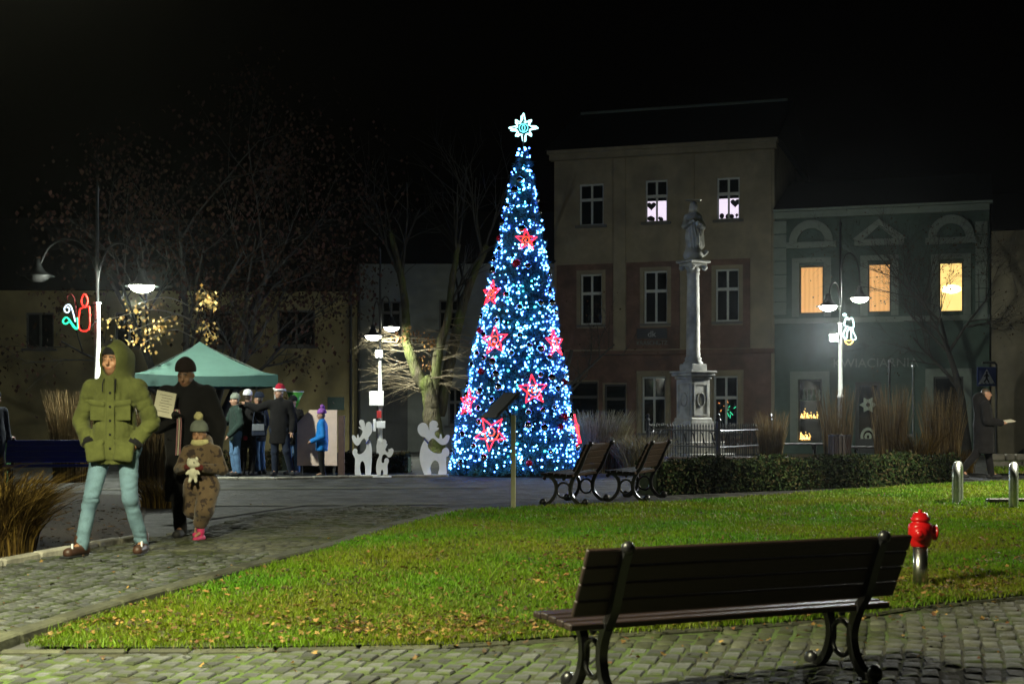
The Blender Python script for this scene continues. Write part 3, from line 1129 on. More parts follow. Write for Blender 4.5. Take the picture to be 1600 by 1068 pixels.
# --- low green house with the flower shop
gb = Facade(1210, 48.0, TH)
gh = gb.root('green_house', 'low grey-green house with pediments and three lit windows above the flower shop')
WL = [(1249, 1287, 415, 490), (1356, 1392, 411, 488), (1467, 1505, 409, 487)]
GW = [(1247, 1284, 592, 690), (1459, 1505, 588, 690)]
GD = (1336, 1376, 596, 708)
g0, g1 = 0.012, gb.u(1546)
gzt = gb.z(1300, 326)
ghol = [gb.rect(r) for r in WL + GW + [GD]]
ghol = [(a, b, max(c, 0.02), d) for a, b, c, d in ghol]
wall_mesh(g0, g1, -0.02, gzt, ghol).build('wall', M['plaster_green'], gh)
for i, r in enumerate(WL):
    rr = gb.rect(r)
    w = window(gh, rr, transom=None, mull=False, fm=M['dark_frame'], lit=M['curtain'] if i < 2 else M['room_gold'], sill=False, fw=0.045)
    a, b, c, d = rr
    if i == 2:
        MB().sphere(((a + b) / 2, 0.125, c + (d - c) * 0.46), 0.4, 14, 8, (0.8, 0.02, 0.36)).build('ceiling_lamp', M['room_lamp'], w)
    mb = MB()      # moulded surround with side pilasters and entablature
    g = 0.24
    mb.bb(a - g, a - .004, -0.07, -0.003, c - .1, d + .1)
    mb.bb(b + .004, b + g, -0.07, -0.003, c - .1, d + .1)
    mb.bb(a - g, b + g, -0.075, -0.004, d + .1, d + .26)
    mb.build('window_surround', M['trim_green'], gh)
    mb = MB()
    zb = d + 0.58
    mb.bb(a - .42, b + .42, -0.2, -0.003, zb, zb + .2)
    m_ = (a + b) / 2
    n = 20
    if i != 1:
        ro, ri = 0.72, 0.45
        zc = zb + .202
        po = [(m_ + ro * math.cos(PI * k / n), zc + ro * math.sin(PI * k / n)) for k in range(n + 1)]
        pi_ = [(m_ + ri * math.cos(PI * k / n), zc + ri * math.sin(PI * k / n)) for k in range(n + 1)]
        for k in range(n):
            mb.prism([po[k], po[k + 1], pi_[k + 1], pi_[k]], 0.2, 'xz', -0.105)
    else:
        zc = zb + .202
        hw, hh, t = (b - a) / 2 + .5, 0.66, 0.2
        mb.prism([(m_ - hw, zc), (m_ - hw + .38, zc), (m_, zc + hh - .24), (m_, zc + hh)], 0.22, 'xz', -0.114)
        mb.prism([(m_ + hw, zc), (m_, zc + hh), (m_, zc + hh - .24), (m_ + hw - .38, zc)], 0.22, 'xz', -0.114)
    mb.build('pediment', M['trim_green'], gh)
mb = MB()
mb.bb(g0, g1, -0.28, -0.004, gb.z(1300, 340), gb.z(1300, 330))
mb.bb(g0, g1 + .1, -0.4, -0.004, gb.z(1300, 329.5), gzt)
mb.build('cornice', M['trim_green'], gh)
MB().bb(g0, g1, -0.12, -0.004, gb.z(1370, 503), gb.z(1370, 495)).build('string_course', M['trim_green'], gh)
for a, b in ((1209, 1229), (1524, 1543)):
    for k in range(7):
        y0_, y1_ = 492 - k * 21, 472.5 - k * 21
        MB().bb(gb.u(a), gb.u(b), -0.07, -0.003, gb.z(a, y0_), gb.z(a, y1_)).build('quoin', M['trim_green'], gh)
MB().add([(g0, -0.42, gzt + .003), (g1 + .1, -0.42, gzt + .003), (g1 + .1, 4.2, gzt + 1.6), (g0, 4.2, gzt + 1.6), (g1 + .1, 9, gzt), (g0, 9, gzt)],
         [(0, 1, 2, 3), (3, 2, 4, 5), (1, 4, 2), (0, 3, 5)]).build('roof', M['roof'], gh)
# shop fascia and lettering
a, b, c, d = gb.rect((1296, 1446, 552, 580))
fs = MB().bb(a, b, -0.08, -0.003, c, d).build('shop_fascia', M['plaster_green'], gh)
text(fs, 'KWIACIARNIA', 0.42, ((a + b) / 2 - .05, -0.09, c + 0.14), M['letter_dim'])
for i, r in enumerate(GW):
    a, b, c, d = gb.rect(r)
    c = max(c, 0.02)
    w = window(gh, (a, b, c, d), transom=None, mull=False, fm=M['dark_frame'], sill=False, name='shop_window')
    mb = MB()
    g = 0.26
    mb.bb(a - g, a - .004, -0.07, -0.003, c, d + g)
    mb.bb(b + .004, b + g, -0.07, -0.003, c, d + g)
    mb.bb(a - .003, b + .003, -0.07, -0.003, d, d + g)
    mb.build('window_surround', M['trim_green'], gh)
    if i == 0:
        q = random.Random(8)
        mb = MB()
        for zz in (c + .75, c + 1.38):
            mb.bb(a + .05, b - .05, -0.02, .11, zz, zz + .03)
        mb.build('shelf', M['trim_green'], w)
        for lev, z0_ in enumerate((c + .06, c + .78)):
            for k in range(9):
                x = a + .1 + (b - a - .25) * (k / 8) * (0.5 if lev == 0 else 1) + q.uniform(-.02, .02)
                h_ = q.uniform(.1, .5 if k < 4 else .3)
                mm = MB()
                h_ *= .6
                if k % 3 == 0:
                    for t_ in range(3):      # little lit fir tree
                        mm.lathe([(.05 * (1 - .25 * t_), 0), (.006, .07)], 7, (x, .05, z0_ + .03 + t_ * h_ * .28))
                elif k % 3 == 1:
                    mm.sphere((x, .05, z0_ + .03), .022, 8, 6)
                    mm.sphere((x + .03, .045, z0_ + .03 + h_ * .5), .014, 6, 5)
                    mm.tube([(x, .05, z0_ + .05), (x + .03, .045, z0_ + h_ * .5)], .004, 5)
                else:
                    for t_ in range(4):
                        mm.sphere((x + q.uniform(-.03, .03), .05, z0_ + q.uniform(.02, h_ + .1)), .013, 6, 5)
                    mm.tube([(x, .05, z0_), (x, .05, z0_ + h_)], .005, 5)
                mm.build('lit_ornament', M['gold_glow'], w)
        mm = MB()
        for k in range(4):
            x = a + .2 + k * .16
            mm.lathe([(.05, 0), (.06, .12), (.03, .2), (.045, .3), (.005, .36)], 8, (x, .05, c + 1.412))
        mm.build('vase', M['trim_green'], w)
a, b, c, d = gb.rect(GD)
dr = MB()
dr.bb(a, a + .12, .1, .16, 0.02, d); dr.bb(b - .12, b, .1, .16, .02, d); dr.bb(a + .12, b - .12, .1, .16, d - .12, d); dr.bb(a + .12, b - .12, .1, .16, .02, .5)
dr = dr.build('door', M['dark_frame'], gh)
MB().add([(a + .12, .13, .5), (b - .12, .13, .5), (b - .12, .13, d - .12), (a + .12, .13, d - .12)], [(0, 1, 2, 3)]).build('pane', M['glass'], dr)
M['decor'] = mat('frosted_window_decor', (0.42, 0.47, 0.38), 0.8, var=0.1)
mb = MB()
cx, cz = (a + b) / 2, gb.z(1357, 632)
for k in range(6):
    t = PI * k / 3
    p = [(cx + math.cos(t) * .28, cz + math.sin(t) * .28), (cx + math.cos(t + .52) * .17, cz + math.sin(t + .52) * .17),
         (cx + math.cos(t + .52) * .07, cz + math.sin(t + .52) * .07), (cx + math.cos(t) * .07, cz + math.sin(t) * .07), (cx + math.cos(t - .52) * .07, cz + math.sin(t - .52) * .07), (cx + math.cos(t - .52) * .17, cz + math.sin(t - .52) * .17)]
    mb.prism(p, .006, 'xz', .118)
mb.build('snowflake_sticker', M['decor'], dr)
mb = MB()
for k in range(26):
    t = 2 * PI * k / 26
    mb.sphere((cx + math.cos(t) * .2, .118, gb.z(1357, 682) + math.sin(t) * .26), .05, 6, 4, (1, .1, 1))
for k in range(10):
    t = 2 * PI * k / 10
    mb.sphere((cx + math.cos(t) * .08, .117, gb.z(1357, 682) + math.sin(t) * .1), .045, 6, 4, (1, .1, 1))
mb.build('wreath_sticker', M['decor'], dr)
MB().tube([(b - .1, .06, 1.0), (b - .1, .06, 1.25)], .02, 6).build('handle', M['steel'], dr)

# --- grey house with an arched gateway at the right edge
ab = Facade(1548, 48.0 - gb.u(1548) * math.sin(TH), TH)
ah = ab.root('gateway_house', 'plain grey house with a dark arched gateway at the right edge')
q0, q1 = 0.02, 7.0
ax, ar, az = 2.15, 1.45, 2.0
pts = [(ax + ar * math.cos(PI * k / 16), az + ar * .8 * math.sin(PI * k / 16)) for k in range(17)]
mb = MB()
outer = [(q1, -.02), (q1, 7.2), (q0, 7.2), (q0, -.02)]
loop = [(ax - ar, -.02)] + [(ax - ar, az)] + pts[::-1][1:] + [(ax + ar, -.02)]
allp = loop + outer
bm = bmesh.new()
vv = [bm.verts.new((x, 0, z)) for x, z in allp]
bm.faces.new(vv)
bmesh.ops.triangulate(bm, faces=bm.faces[:])
bm.verts.index_update()
mb.add([v.co for v in bm.verts], [[v.index for v in f.verts] for f in bm.faces])
bm.free()
for p, q_ in zip(loop[:-1], loop[1:]):
    mb.add([(p[0], 0, p[1]), (q_[0], 0, q_[1]), (q_[0], .5, q_[1]), (p[0], .5, p[1])], [(0, 1, 2, 3)])
mb.add([(q0, 0, -.02), (q0, 8, -.02), (q0, 8, 7.2), (q0, 0, 7.2)], [(0, 1, 2, 3)])
mb.build('wall', M['plaster_grey'], ah)
gt = MB()
for k in range(9):
    gt.bb(ax - ar + k * .322 + .01, ax - ar + (k + 1) * .322 - .01, .42, .47, 0, 3.2)
gt.build('gate', M['dark_frame'], ah)
MB().add([(q0, -.3, 7.2), (q1, -.3, 7.2), (q1, 4, 9), (q0, 4, 9)], [(0, 1, 2, 3)]).build('roof', M['roof'], ah)

# --- blue-grey house between the tree and the left wall
mbld = Facade(556, 50.6, R(1))
mh = mbld.root('blue_grey_house', 'plain blue-grey two-storey house behind the mossy tree')
m1 = mbld.u(868)
mz = mbld.z(700, 412)
MW = [(596, 626, 470, 517), (686, 716, 468, 515), (700, 722, 606, 664)]
MD = (636, 664, 606, 704)
mhol = [mbld.rect(r) for r in MW] + [mbld.rect((588, 637, 596, 706))]
mhol = [(a, b, max(c, .02), d) for a, b, c, d in mhol]
wall_mesh(0, m1, -.02, mz, mhol).build('wall', M['plaster_blue'], mh)
for r in mhol[:3]:
    window(mh, r, fm=M['sill'])
a, b, c, d = mhol[3]
dd = MB().bb(a, b, .12, .18, .02, d).build('gate', M['sign_dark'], mh)
for k in range(1, 4):
    MB().bb(a + (b - a) * k / 4 - .03, a + (b - a) * k / 4 + .03, .1, .118, .05, d - .05).build('batten', M['sign_dark'], dd)
MB().bb(0.01, m1, -.1, -.004, mbld.z(700, 577), mbld.z(700, 572)).build('string_course', M['plaster_blue'], mh)
MB().add([(0, -.3, mz), (m1, -.3, mz), (m1, 4, mz + 2.4), (0, 4, mz + 2.4)], [(0, 1, 2, 3)]).build('roof', M['roof'], mh)
MB().tube([(0.12, -.08, 0), (0.12, -.08, mz)], .05, 8).build('downpipe', M['sign_dark'], mh)

# --- ochre house on the left
lb = Facade(554, 49.0, R(-2))
lh = lb.root('ochre_house', 'long ochre house with dark windows behind the green gazebo')
l0 = lb.u(-260)
lz = lb.z(450, 455)
LW = [(433, 492, 484, 540), (318, 362, 486, 541), (180, 222, 488, 542), (40, 84, 488, 544)]
lhol = [lb.rect(r) for r in LW]
wall_mesh(l0, -.02, -.02, lz, lhol).build('wall', M['plaster_ochre'], lh)
for r in lhol:
    window(lh, r, transom=None, fm=M['sill'])
a, b, c, d = lb.rect((512, 538, 620, 640))
MB().bb(a, b, -.05, -.004, c, d).build('wall_plaque', mat('dark_green_plaque', (.02, .06, .05), .5), lh)
MB().add([(l0, -.4, lz), (0, -.4, lz), (0, 4, lz + 3), (l0, 4, lz + 3)], [(0, 1, 2, 3)]).build('roof', M['roof'], lh)
MB().tube([(-.12, -.08, 0), (-.12, -.08, lz)], .05, 8).build('downpipe', M['sign_dark'], lh)

# ------------------------------------------------------------------ street lamps
M['lens'] = emit('lamp_lens', (1.0, 1.0, 0.86), 40.0)
M['lens_off'] = mat('lamp_lens_unlit', (0.05, 0.05, 0.05), 0.3, var=0.05)

def lamp_light(par, loc, energy, col, name='lamp_light', rad=0.09, cut=0):
    l = bpy.data.lights.new(name, 'SPOT' if cut else 'POINT')      # the shade over the lamp cuts the light off
    if cut:
        l.spot_size = R(cut)
        l.spot_blend = .35
    l.energy = energy
    l.color = col
    l.shadow_soft_size = rad
    o = bpy.data.objects.new(name, l)
    o.location = loc
    return link(o, par)

def street_lamp(x, y, arms, low, top, label, energy=260, col=(1, .97, .8), cut=0, pole_mat=None):
    z0 = zg(y)
    root = empty('street_lamp', (x, y, z0), 0, label, 'street lamp')
    mb = MB()
    mb.lathe([(.14, 0), (.14, .08), (.11, .12), (.1, .5), (.085, .56), (.07, .6), (.066, 1.7), (.085, 1.72), (.085, 1.78), (.06, 1.8), (.052, low - .04), (.075, low - .03), (.075, low)], 14)
    mb.build('lower_post', pole_mat or M['pole'], root, True)
    mb = MB()
    mb.lathe([(.035, low), (.03, top - .1), (.045, top - .08), (.02, top), (.002, top + .12)], 10)
    mb.build('upper_post', M['pole_dark'], root, True)
    for dx, dy, zh, apex, lit in arms:
        L_ = math.hypot(dx, dy)
        ux, uy = dx / L_, dy / L_
        pts = [(0, apex - .9), (L_ * .05, apex - .5), (L_ * .22, apex - .12), (L_ * .5, apex), (L_ * .8, apex - .14), (L_ * .97, apex - .5), (L_, zh + .3)]
        pts = smooth_curve(pts, 5)
        MB().tube([(ux * p[0], uy * p[0], p[1]) for p in pts], .022, 8).build('arm', M['pole_dark'], root, True)
        mb = MB()
        mb.lathe([(.03, .34), (.07, .32), (.075, .22), (.1, .17), (.14, .1), (.22, .045), (.32, .01), (.32, 0), (.21, .035), (.1, .09), (.05, .1)], 24, (dx, dy, zh), cap=False)
        mb.build('shade', M['pole_dark'], root, True)
        mb = MB()
        mb.lathe([(.235, .03), (.23, .0), (.19, -.06), (.1, -.105), (.005, -.115)], 20, (dx, dy, zh), cap=False)
        mb.build('lens', M['lens'] if lit else M['lens_off'], root, True)
        if lit:
            lamp_light(root, (dx, dy, zh - .15), energy, col, cut=cut)
    return root

# left lamp, beside the gazebo
p = P(152, 652, 27)
kx = 27 / F
left_lamp = street_lamp(p.x, 27, [((226 - 152) * kx, -.2, 1.2 + (652 - 449) * kx, 4.5, True), (-1.2, .2, 1.2 + (652 - 430) * kx, 4.6, False)], 1.2 + (652 - 472) * kx, 5.6,
                        'pale street lamp carrying the lit red candle, left of the green gazebo', 900, (.93, 1, .84))
# middle lamp beside the mossy tree
p = P(594, 652, 42)
kx = 42 / F
mid_lamp = street_lamp(p.x, 42, [(-.13, -.75, 1.2 + (652 - 525) * kx * .98, 4.6, True), (.27, .75, 1.2 + (652 - 512) * kx * 1.02, 4.8, True)], 1.2 + (652 - 552) * kx, 6.2,
                       'grey street lamp with notices on its post, beside the mossy tree', 330, (.93, 1, .84), cut=172)
zz = lambda py: 1.2 + (652 - py) * kx
MB().box((-.02, -.12, zz(553)), (.2, .14, .2)).build('camera_box', M['white'], mid_lamp)
MB().cbox((-.1, -.09, zz(622)), (.42, .03, .42), .004).build('notice_board', M['white'], mid_lamp)
MB().cbox((-.02, -.1, zz(647)), (.14, .02, .22), .004).build('red_notice', mat('red_notice_paint', (.4, .02, .02), .6), mid_lamp)
MB().cbox((-.16, -.1, zz(664)), (.08, .02, .36), .004).build('notice_board', M['white'], mid_lamp)
MB().cbox((.03, -.12, zz(663)), (.26, .02, .2), .004).build('notice_board', M['white'], mid_lamp)
# right lamp in front of the flower shop
p = P(1313, 652, 37.7)
kx = 37.7 / F
right_lamp = street_lamp(p.x, 37.7, [((1283 - 1313) * kx * .98, -.8, 1.2 + (652 - 479) * kx * .98, 4.75, True), ((1355 - 1313) * kx, .8, 1.2 + (652 - 466) * kx * 1.02, 5.6, True)],
                         1.2 + (652 - 504) * kx, 6.4, 'pale street lamp with two lit heads in front of the flower shop', 250, (.93, 1, .84))
# the floodlight clamped to the right lamp's post
fz = 1.2 + (652 - 527) * kx
fl = empty('floodlight', (p.x - .17, 37.7 - .06, fz), 0, 'small dazzling white floodlight clamped to the post of the right street lamp', 'floodlight')
tgt = Vector((-1.0, 24.0, 0.4)) - Vector((p.x - .2, 37.6, fz))
rot = tgt.to_track_quat('-Z', 'Y').to_matrix()
mb = MB(); mb.box((0, 0, 0), (.26, .2, .07), rot); mb.build('housing', M['pole_dark'], fl)
mb = MB(); mb.box(rot @ Vector((0, 0, -.038)), (.23, .17, .006), rot); mb.build('led_panel', emit('led_panel', (.9, .97, 1), 60), fl)
MB().tube([(.15, 0, 0), (.06, 0, 0)], .015, 6).build('bracket', M['pole_dark'], fl)
sp = bpy.data.lights.new('floodlight_beam', 'SPOT')
sp.energy = 2800
sp.color = (.9, .97, 1)
sp.spot_size = R(110)
sp.spot_blend = .6
sp.shadow_soft_size = .08
so = bpy.data.objects.new('floodlight_beam', sp)
so.location = rot @ Vector((0, 0, -.06))
so.rotation_euler = rot.to_euler()
link(so, fl)
# the lamps of the near path: they stand just outside the picture and light the lawn and the walkers
street_lamp(-3.7, 6.5, [(1.05, .3, 4.7, 5.6, True), (-1.05, -.3, 4.7, 5.6, True)], 3.9, 6.3, 'pale street lamp beside the near path, left of the picture', 1850, (1, .96, .6), cut=154)
street_lamp(9.4, 20.5, [(-1.05, .1, 4.5, 5.4, True), (1.05, -.1, 4.5, 5.4, True)], 3.9, 6.3, 'pale street lamp on the lawn, right of the picture', 1600, (1, .95, .74), cut=160)

# ------------------------------------------------------------------ stone column with the statue
cp = P(1083, 652, 36)
mon = empty('stone_column', (cp.x, 36, 0), R(33), 'tall pale stone column with a robed statue on top inside an iron fence', 'monument')
kx = 36 / F
Z = lambda py: 1.2 + (652 - py) * kx
mb = MB()
mb.cbox((0, 0, .15), (1.5, 1.5, .3), .02)
mb.cbox((0, 0, .45), (1.15, 1.15, .3), .02)
mb.build('plinth', M['stone'], mon)
mb = MB()
mb.cbox((0, 0, (Z(658) + .6) / 2), (.74, .74, Z(658) - .6), .01)
mb.cbox((0, 0, Z(656)), (.7, .7, .12), .03)
mb.cbox((0, 0, (Z(655) + Z(592)) / 2), (.6, .6, Z(592) - Z(655)), .008)
ped = mb.build('pedestal', M['stone'], mon)
for a in (0, -PI / 2):
    mb = MB()
    rt = Matrix.Rotation(a, 3, 'Z')
    z0_, z1_ = Z(648), Z(600)
    for c, d in (((0, -.305, z0_), (.42, .02, .04)), ((0, -.305, z1_), (.42, .02, .04)), ((-.21, -.305, (z0_ + z1_) / 2), (.04, .02, z1_ - z0_)), ((.21, -.305, (z0_ + z1_) / 2), (.04, .02, z1_ - z0_))):
        mb.box(rt @ Vector(c), d, rt)
    pts = [(.12 * math.cos(2 * PI * k / 16), -.31, (z0_ + z1_) / 2 + .17 * math.sin(2 * PI * k / 16)) for k in range(17)]
    mb.tube([rt @ Vector(v) for v in pts], .015, 5)
    mb.build('relief_panel', M['stone'], ped)
mb = MB()
mb.cbox((0, 0, Z(590)), (.68, .68, .07), .02)
mb.cbox((0, 0, Z(585.5)), (.8, .8, .07), .02)
mb.cbox((0, 0, Z(581)), (.86, .86, .06), .015)
mb.cbox((0, 0, Z(574)), (.5, .5, .18), .02)
mb.build('cornice', M['stone'], mon)
z0_, z1_ = Z(569), Z(420)
mb = MB()
mb.lathe([(.24, z0_ - .02), (.25, z0_ + .04), (.2, z0_ + .1), (.22, z0_ + .14), (.175, z0_ + .2), (.17, z0_ + .9), (.15, z1_ - .16), (.165, z1_ - .14), (.165, z1_ - .1), (.15, z1_ - .08), (.2, z1_ + .04), (.26, z1_ + .1)], 28)
mb.build('shaft', M['stone'], mon, True)
mb = MB()
mb.cbox((0, 0, Z(414)), (.52, .52, .08), .02)
mb.cbox((0, 0, Z(409)), (.64, .64, .07), .02)
for sx in (-1, 1):
    for sy in (-1, 1):
        mb.sphere((sx * .2, sy * .2, Z(418)), .08, 10, 6)
mb.build('capital', M['stone'], mon)
sz = Z(406)
s = SDF((-.45, -.45, -.05), (.45, .45, 1.75), .022)
s.ell((0, 0, .14), (.24, .24, .2), .03)
s.cap((.26, -.02, .17), (.3, -.12, .22), .07, .05, .03)
s.cap((0, 0, .28), (.02, 0, .62), .17, .19, .06, (1, .85, 1))
s.cap((.02, 0, .62), (0, 0, 1.05), .18, .17, .08, (1, .75, 1))
s.cap((-.13, 0, 1.1), (.13, 0, 1.12), .08, .08, .06)
s.cap((.16, 0, 1.1), (.23, -.06, .85), .075, .065, .04)
s.cap((.23, -.06, .85), (.05, -.17, .95), .06, .045, .03)
s.cap((-.16, 0, 1.1), (-.24, -.05, .86), .075, .065, .04)
s.cap((-.24, -.05, .86), (-.06, -.17, 1.0), .06, .045, .03)
s.cap((0, 0, 1.15), (.02, -.02, 1.26), .06, .06, .03)
s.ell((.02, -.02, 1.36), (.085, .1, .12), .02)
s.cap((.03, .05, 1.42), (.02, .08, 1.0), .1, .14, .05)
s.cap((.18, .02, .95), (.2, .05, .4), .07, .1, .05)
s.wrinkle(lambda x, y, z: .012 * np.sin(38 * np.arctan2(y, x) * .35 + 9 * z) * (z < 1.0) * (z > .3))
me, v = s.mesh('statue')
me.materials.append(M['stone'])
st = new_obj('statue', me, None, mon, (0, 0, sz - .02), (0, 0, R(-20)), (1.03, 1.03, 1.0))
pts = [(.2 * math.cos(2 * PI * k / 24), .2 * math.sin(2 * PI * k / 24) * .7 - .02, 1.52) for k in range(25)]
MB().tube(pts, .009, 5).build('halo', M['steel'], st)

# ------------------------------------------------------------------ iron fence round the column
fence = empty('iron_fence', (0, 0, 0), 0, 'low black wrought-iron fence with scrolls around the stone column', 'fence')
FP = [P(1012, 652, 36.5), P(1122, 652, 32.4), P(1204, 652, 36.0), P(1096, 652, 40.2)]
barm = MB().lathe([(.011, .05), (.011, .98), (.022, .99), (.004, 1.06)], 6).mesh('bar')
barm.materials.append(M['iron'])
for i in range(4):
    a, b = FP[i], FP[(i + 1) % 4]
    a = Vector((a.x, a.y, 0)); b = Vector((b.x, b.y, 0))
    MB().lathe([(.05, 0), (.05, 1.12), (.07, 1.14), (.03, 1.2), (.05, 1.26), (.003, 1.31)], 10, a).build('post', M['iron'], fence)
    d = b - a
    L_ = d.length
    for z_ in (.12, .52, .9):
        MB().tube([a + Vector((0, 0, z_)), b + Vector((0, 0, z_))], .018, 6).build('rail', M['iron'], fence)
    n = int(L_ / .16)
    for k in range(1, n):
        c = a + d * (k / n)
        new_obj('bar', barm, None, fence, c)
    n2 = int(L_ / .48)
    for k in range(n2):
        t = (k + .5) / n2
        c = a + d * t
        u = d.normalized()
        pts = smooth_curve([c + u * -.17 + Vector((0, 0, .87)), c + u * -.05 + Vector((0, 0, .8)), c + Vector((0, 0, .7)), c + u * .06 + Vector((0, 0, .6)), c + u * .16 + Vector((0, 0, .56))], 4)
        MB().tube(pts, .016, 6).build('scroll', M['iron'], fence)
# ------------------------------------------------------------------ trees
def branch(mb, p, d, L_, r, depth, q, tips, droop=0.0, spread=0.7, kids=(3, 5), r_end=0.35, ratio=0.62, wob=0.13):
    n = 5 if depth > 1 else 3
    pts = [Vector(p)]
    dd = Vector(d).normalized()
    for i in range(n):
        dd = (dd + Vector((q.uniform(-wob, wob), q.uniform(-wob, wob), q.uniform(-wob, wob) - droop))).normalized()
        pts.append(pts[-1] + dd * (L_ / n))
    rad = [r * (1 - (1 - r_end) * i / n) for i in range(n + 1)]
    mb.tube(pts, rad, 8 if r > .08 else (5 if r > .02 else 3), cap=False)
    if depth == 0:
        tips.append((pts[-1], dd.copy()))
        tips.append((pts[len(pts) // 2], dd.copy()))
        return
    for k in range(q.randint(*kids)):
        t = q.uniform(.3, 1.0)
        i = min(n - 1, int(t * n))
        b = pts[i].lerp(pts[i + 1], t * n - i)
        side = dd.orthogonal().normalized()
        side = Matrix.Rotation(q.uniform(0, 2 * PI), 3, dd) @ side
        nd = (dd * (1 - spread * .6) + side * spread + Vector((0, 0, .12 - droop))).normalized()
        branch(mb, b, nd, L_ * ratio * q.uniform(.75, 1.2), max(.004, rad[i] * .55), depth - 1, q, tips, droop, spread, kids, r_end, ratio, wob)

def leaves(name, spots, size, cols, m, parent, q, jit=0.25, n_each=6, hang=0.5):
    V, C = [], []
    for p, d in spots:
        for k in range(n_each):
            c = Vector(p) + Vector((q.gauss(0, jit), q.gauss(0, jit), q.gauss(0, jit) - hang * .05))
            s = size * q.uniform(.6, 1.3)
            e = Matrix.Rotation(q.uniform(0, 6.3), 3, 'Z') @ Matrix.Rotation(q.uniform(.5, 1.7), 3, 'X')
            for a, b in ((0, 0), (.45, .5), (0, 1.1), (-.45, .5)):
                V.append(c + e @ Vector((a * s, -b * s, .1 * s * (a != 0))))
            col = Vector(q.choice(cols)) * q.uniform(.55, 1.3)
            C += [tuple(col)] * 4
    n = len(V) // 4
    me = np_mesh(name, np.array([tuple(v) for v in V]), np.arange(4 * n), np.full(n, 4))
    set_col(me, np.array(C))
    return new_obj(name, me, m, parent)

# --- big leafy tree on the left, above the gazebo
q = random.Random(31)
bt = P(300, 652, 36.0)
birch = empty('leafy_tree', (bt.x, bt.y, 0), 0, 'large tree with dull brown leaves and pale stems rising behind the green gazebo', 'tree')
mb = MB(); tips = []
for k, (ax, top) in enumerate(((-.16, 9.5), (.02, 11), (.2, 10.6), (.4, 9.4))):
    branch(mb, (k * .22 - .3, q.uniform(-.2, .2), 0), (ax, q.uniform(-.05, .05), 1), top * .55, .13, 3, q, tips, droop=.0, spread=.55, kids=(4, 6), ratio=.55)
mb.build('trunk', M['birch'], birch, True)
leaves('crown', tips, .1, [(.05, .026, .016), (.065, .03, .022), (.035, .022, .012), (.045, .018, .015)], M['crown'], birch, q, .4, 8)
# low branches hanging into the lamplight
mb = MB(); tips = []
k_ = 28.3 / F
for (x0, y0, x1, y1) in ((300, 490, 205, 478), (300, 500, 330, 470), (280, 520, 204, 518), (280, 530, 330, 522), (275, 535, 240, 508), (285, 470, 325, 462), (290, 500, 165, 500), (285, 545, 225, 535)):
    b = Vector(((x1 - 800) * k_ - bt.x, 28.3 - bt.y, 1.2 + (652 - y1) * k_)); a = Vector((.1, 0, b.z + .5))
    pts = [a, a.lerp(b, .5) + Vector((0, 0, .25)), b]
    pts = [Vector(v) for v in smooth_curve([tuple(v) for v in pts], 5)]
    mb.tube(pts, [.02 * (1 - .08 * i) for i in range(len(pts))], 4)
    for i, v in enumerate(pts[6:]):
        tips.append((v, b - a))
mb.build('low_branch', M['twig'], birch, True)
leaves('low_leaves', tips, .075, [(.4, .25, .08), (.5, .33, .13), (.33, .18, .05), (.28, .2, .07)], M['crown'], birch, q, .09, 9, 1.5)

# --- mossy forked tree beside the middle lamp
q = random.Random(5)
lt = P(675, 652, 43.5)
k_ = 43.5 / F
lime = empty('mossy_tree', (lt.x, lt.y, 0), 0, 'mossy forked tree trunk with pale twigs lit by the middle street lamp', 'tree')
W = lambda px, py, dy=0.0: Vector(((px - 675) * k_, dy, 1.2 + (652 - py) * k_))
mb = MB(); tips = []
def limb(pts, r0, r1, n=10):
    p = [Vector(v) for v in smooth_curve([tuple(v) for v in pts], 6)]
    p = [v + Vector((q.uniform(-.012, .012), q.uniform(-.012, .012), 0)) for v in p]
    mb.tube(p, [(r0 + (r1 - r0) * i / (len(p) - 1)) * (1 + .05 * math.sin(i * 1.1) + q.uniform(-.035, .035)) for i in range(len(p))], n)
    return p
limb([W(681, 716), W(679, 690), W(675, 655), W(672, 625), W(669, 600), W(668, 590)], .38, .12, 14)
la = limb([W(676, 640), W(666, 605), W(653, 588), W(643, 558), W(634, 532), W(634, 505), W(632, 470), W(624, 420), W(610, 360)], .23, .09)
lb_ = limb([W(674, 635, .1), W(678, 600, .1), W(682, 565, .1), W(690, 530, .1), W(699, 498, .15), W(706, 440, .2), W(716, 380, .2)], .2, .08)
lc = limb([W(682, 650, .4), W(694, 600, .5), W(704, 555, .5), W(716, 500, .5), W(734, 440, .5), W(760, 380, .5)], .24, .1)
mb2 = MB()
for pl in (la, lb_, lc):
    for k in range(5):
        b = pl[-1 - q.randrange(14)]
        branch(mb2, b, (q.uniform(-.6, .6), q.uniform(-.4, .4), 1), q.uniform(1.8, 3), .05, 2, q, tips, spread=.6)
mb.build('trunk', M['bark'], lime, True)
mb2.build('crown', M['bark_dark'], lime, True)  # branches above the lamp: their lack of light is put into a darker bark colour
mb = MB()
for k in range(64):
    pl = la if k < 44 else lb_
    i = q.randint(3, 26) if k < 44 else q.randint(6, 24)
    b = pl[min(i, len(pl) - 1)]
    left = q.random() < (.85 if k < 44 else .25)
    dirv = Vector((-1 if left else 1, q.uniform(-.5, .4), q.uniform(-.25, .5)))
    tt = []
    branch(mb, b, dirv, q.uniform(.7, 1.7), q.uniform(.013, .02), 1, q, tt, droop=.02, spread=.45, kids=(3, 6), ratio=.4, r_end=.3)
    tips += tt[:1]
mb.build('twigs', M['twig'], lime, True)
dl = [(W(624, 522, -.2), 0), (W(632, 520, -.2), 0), (W(668, 530, .1), 0), (W(676, 536, .1), 0), (W(652, 522, .1), 0), (W(660, 560, .1), 0), (W(668, 565, .1), 0)]
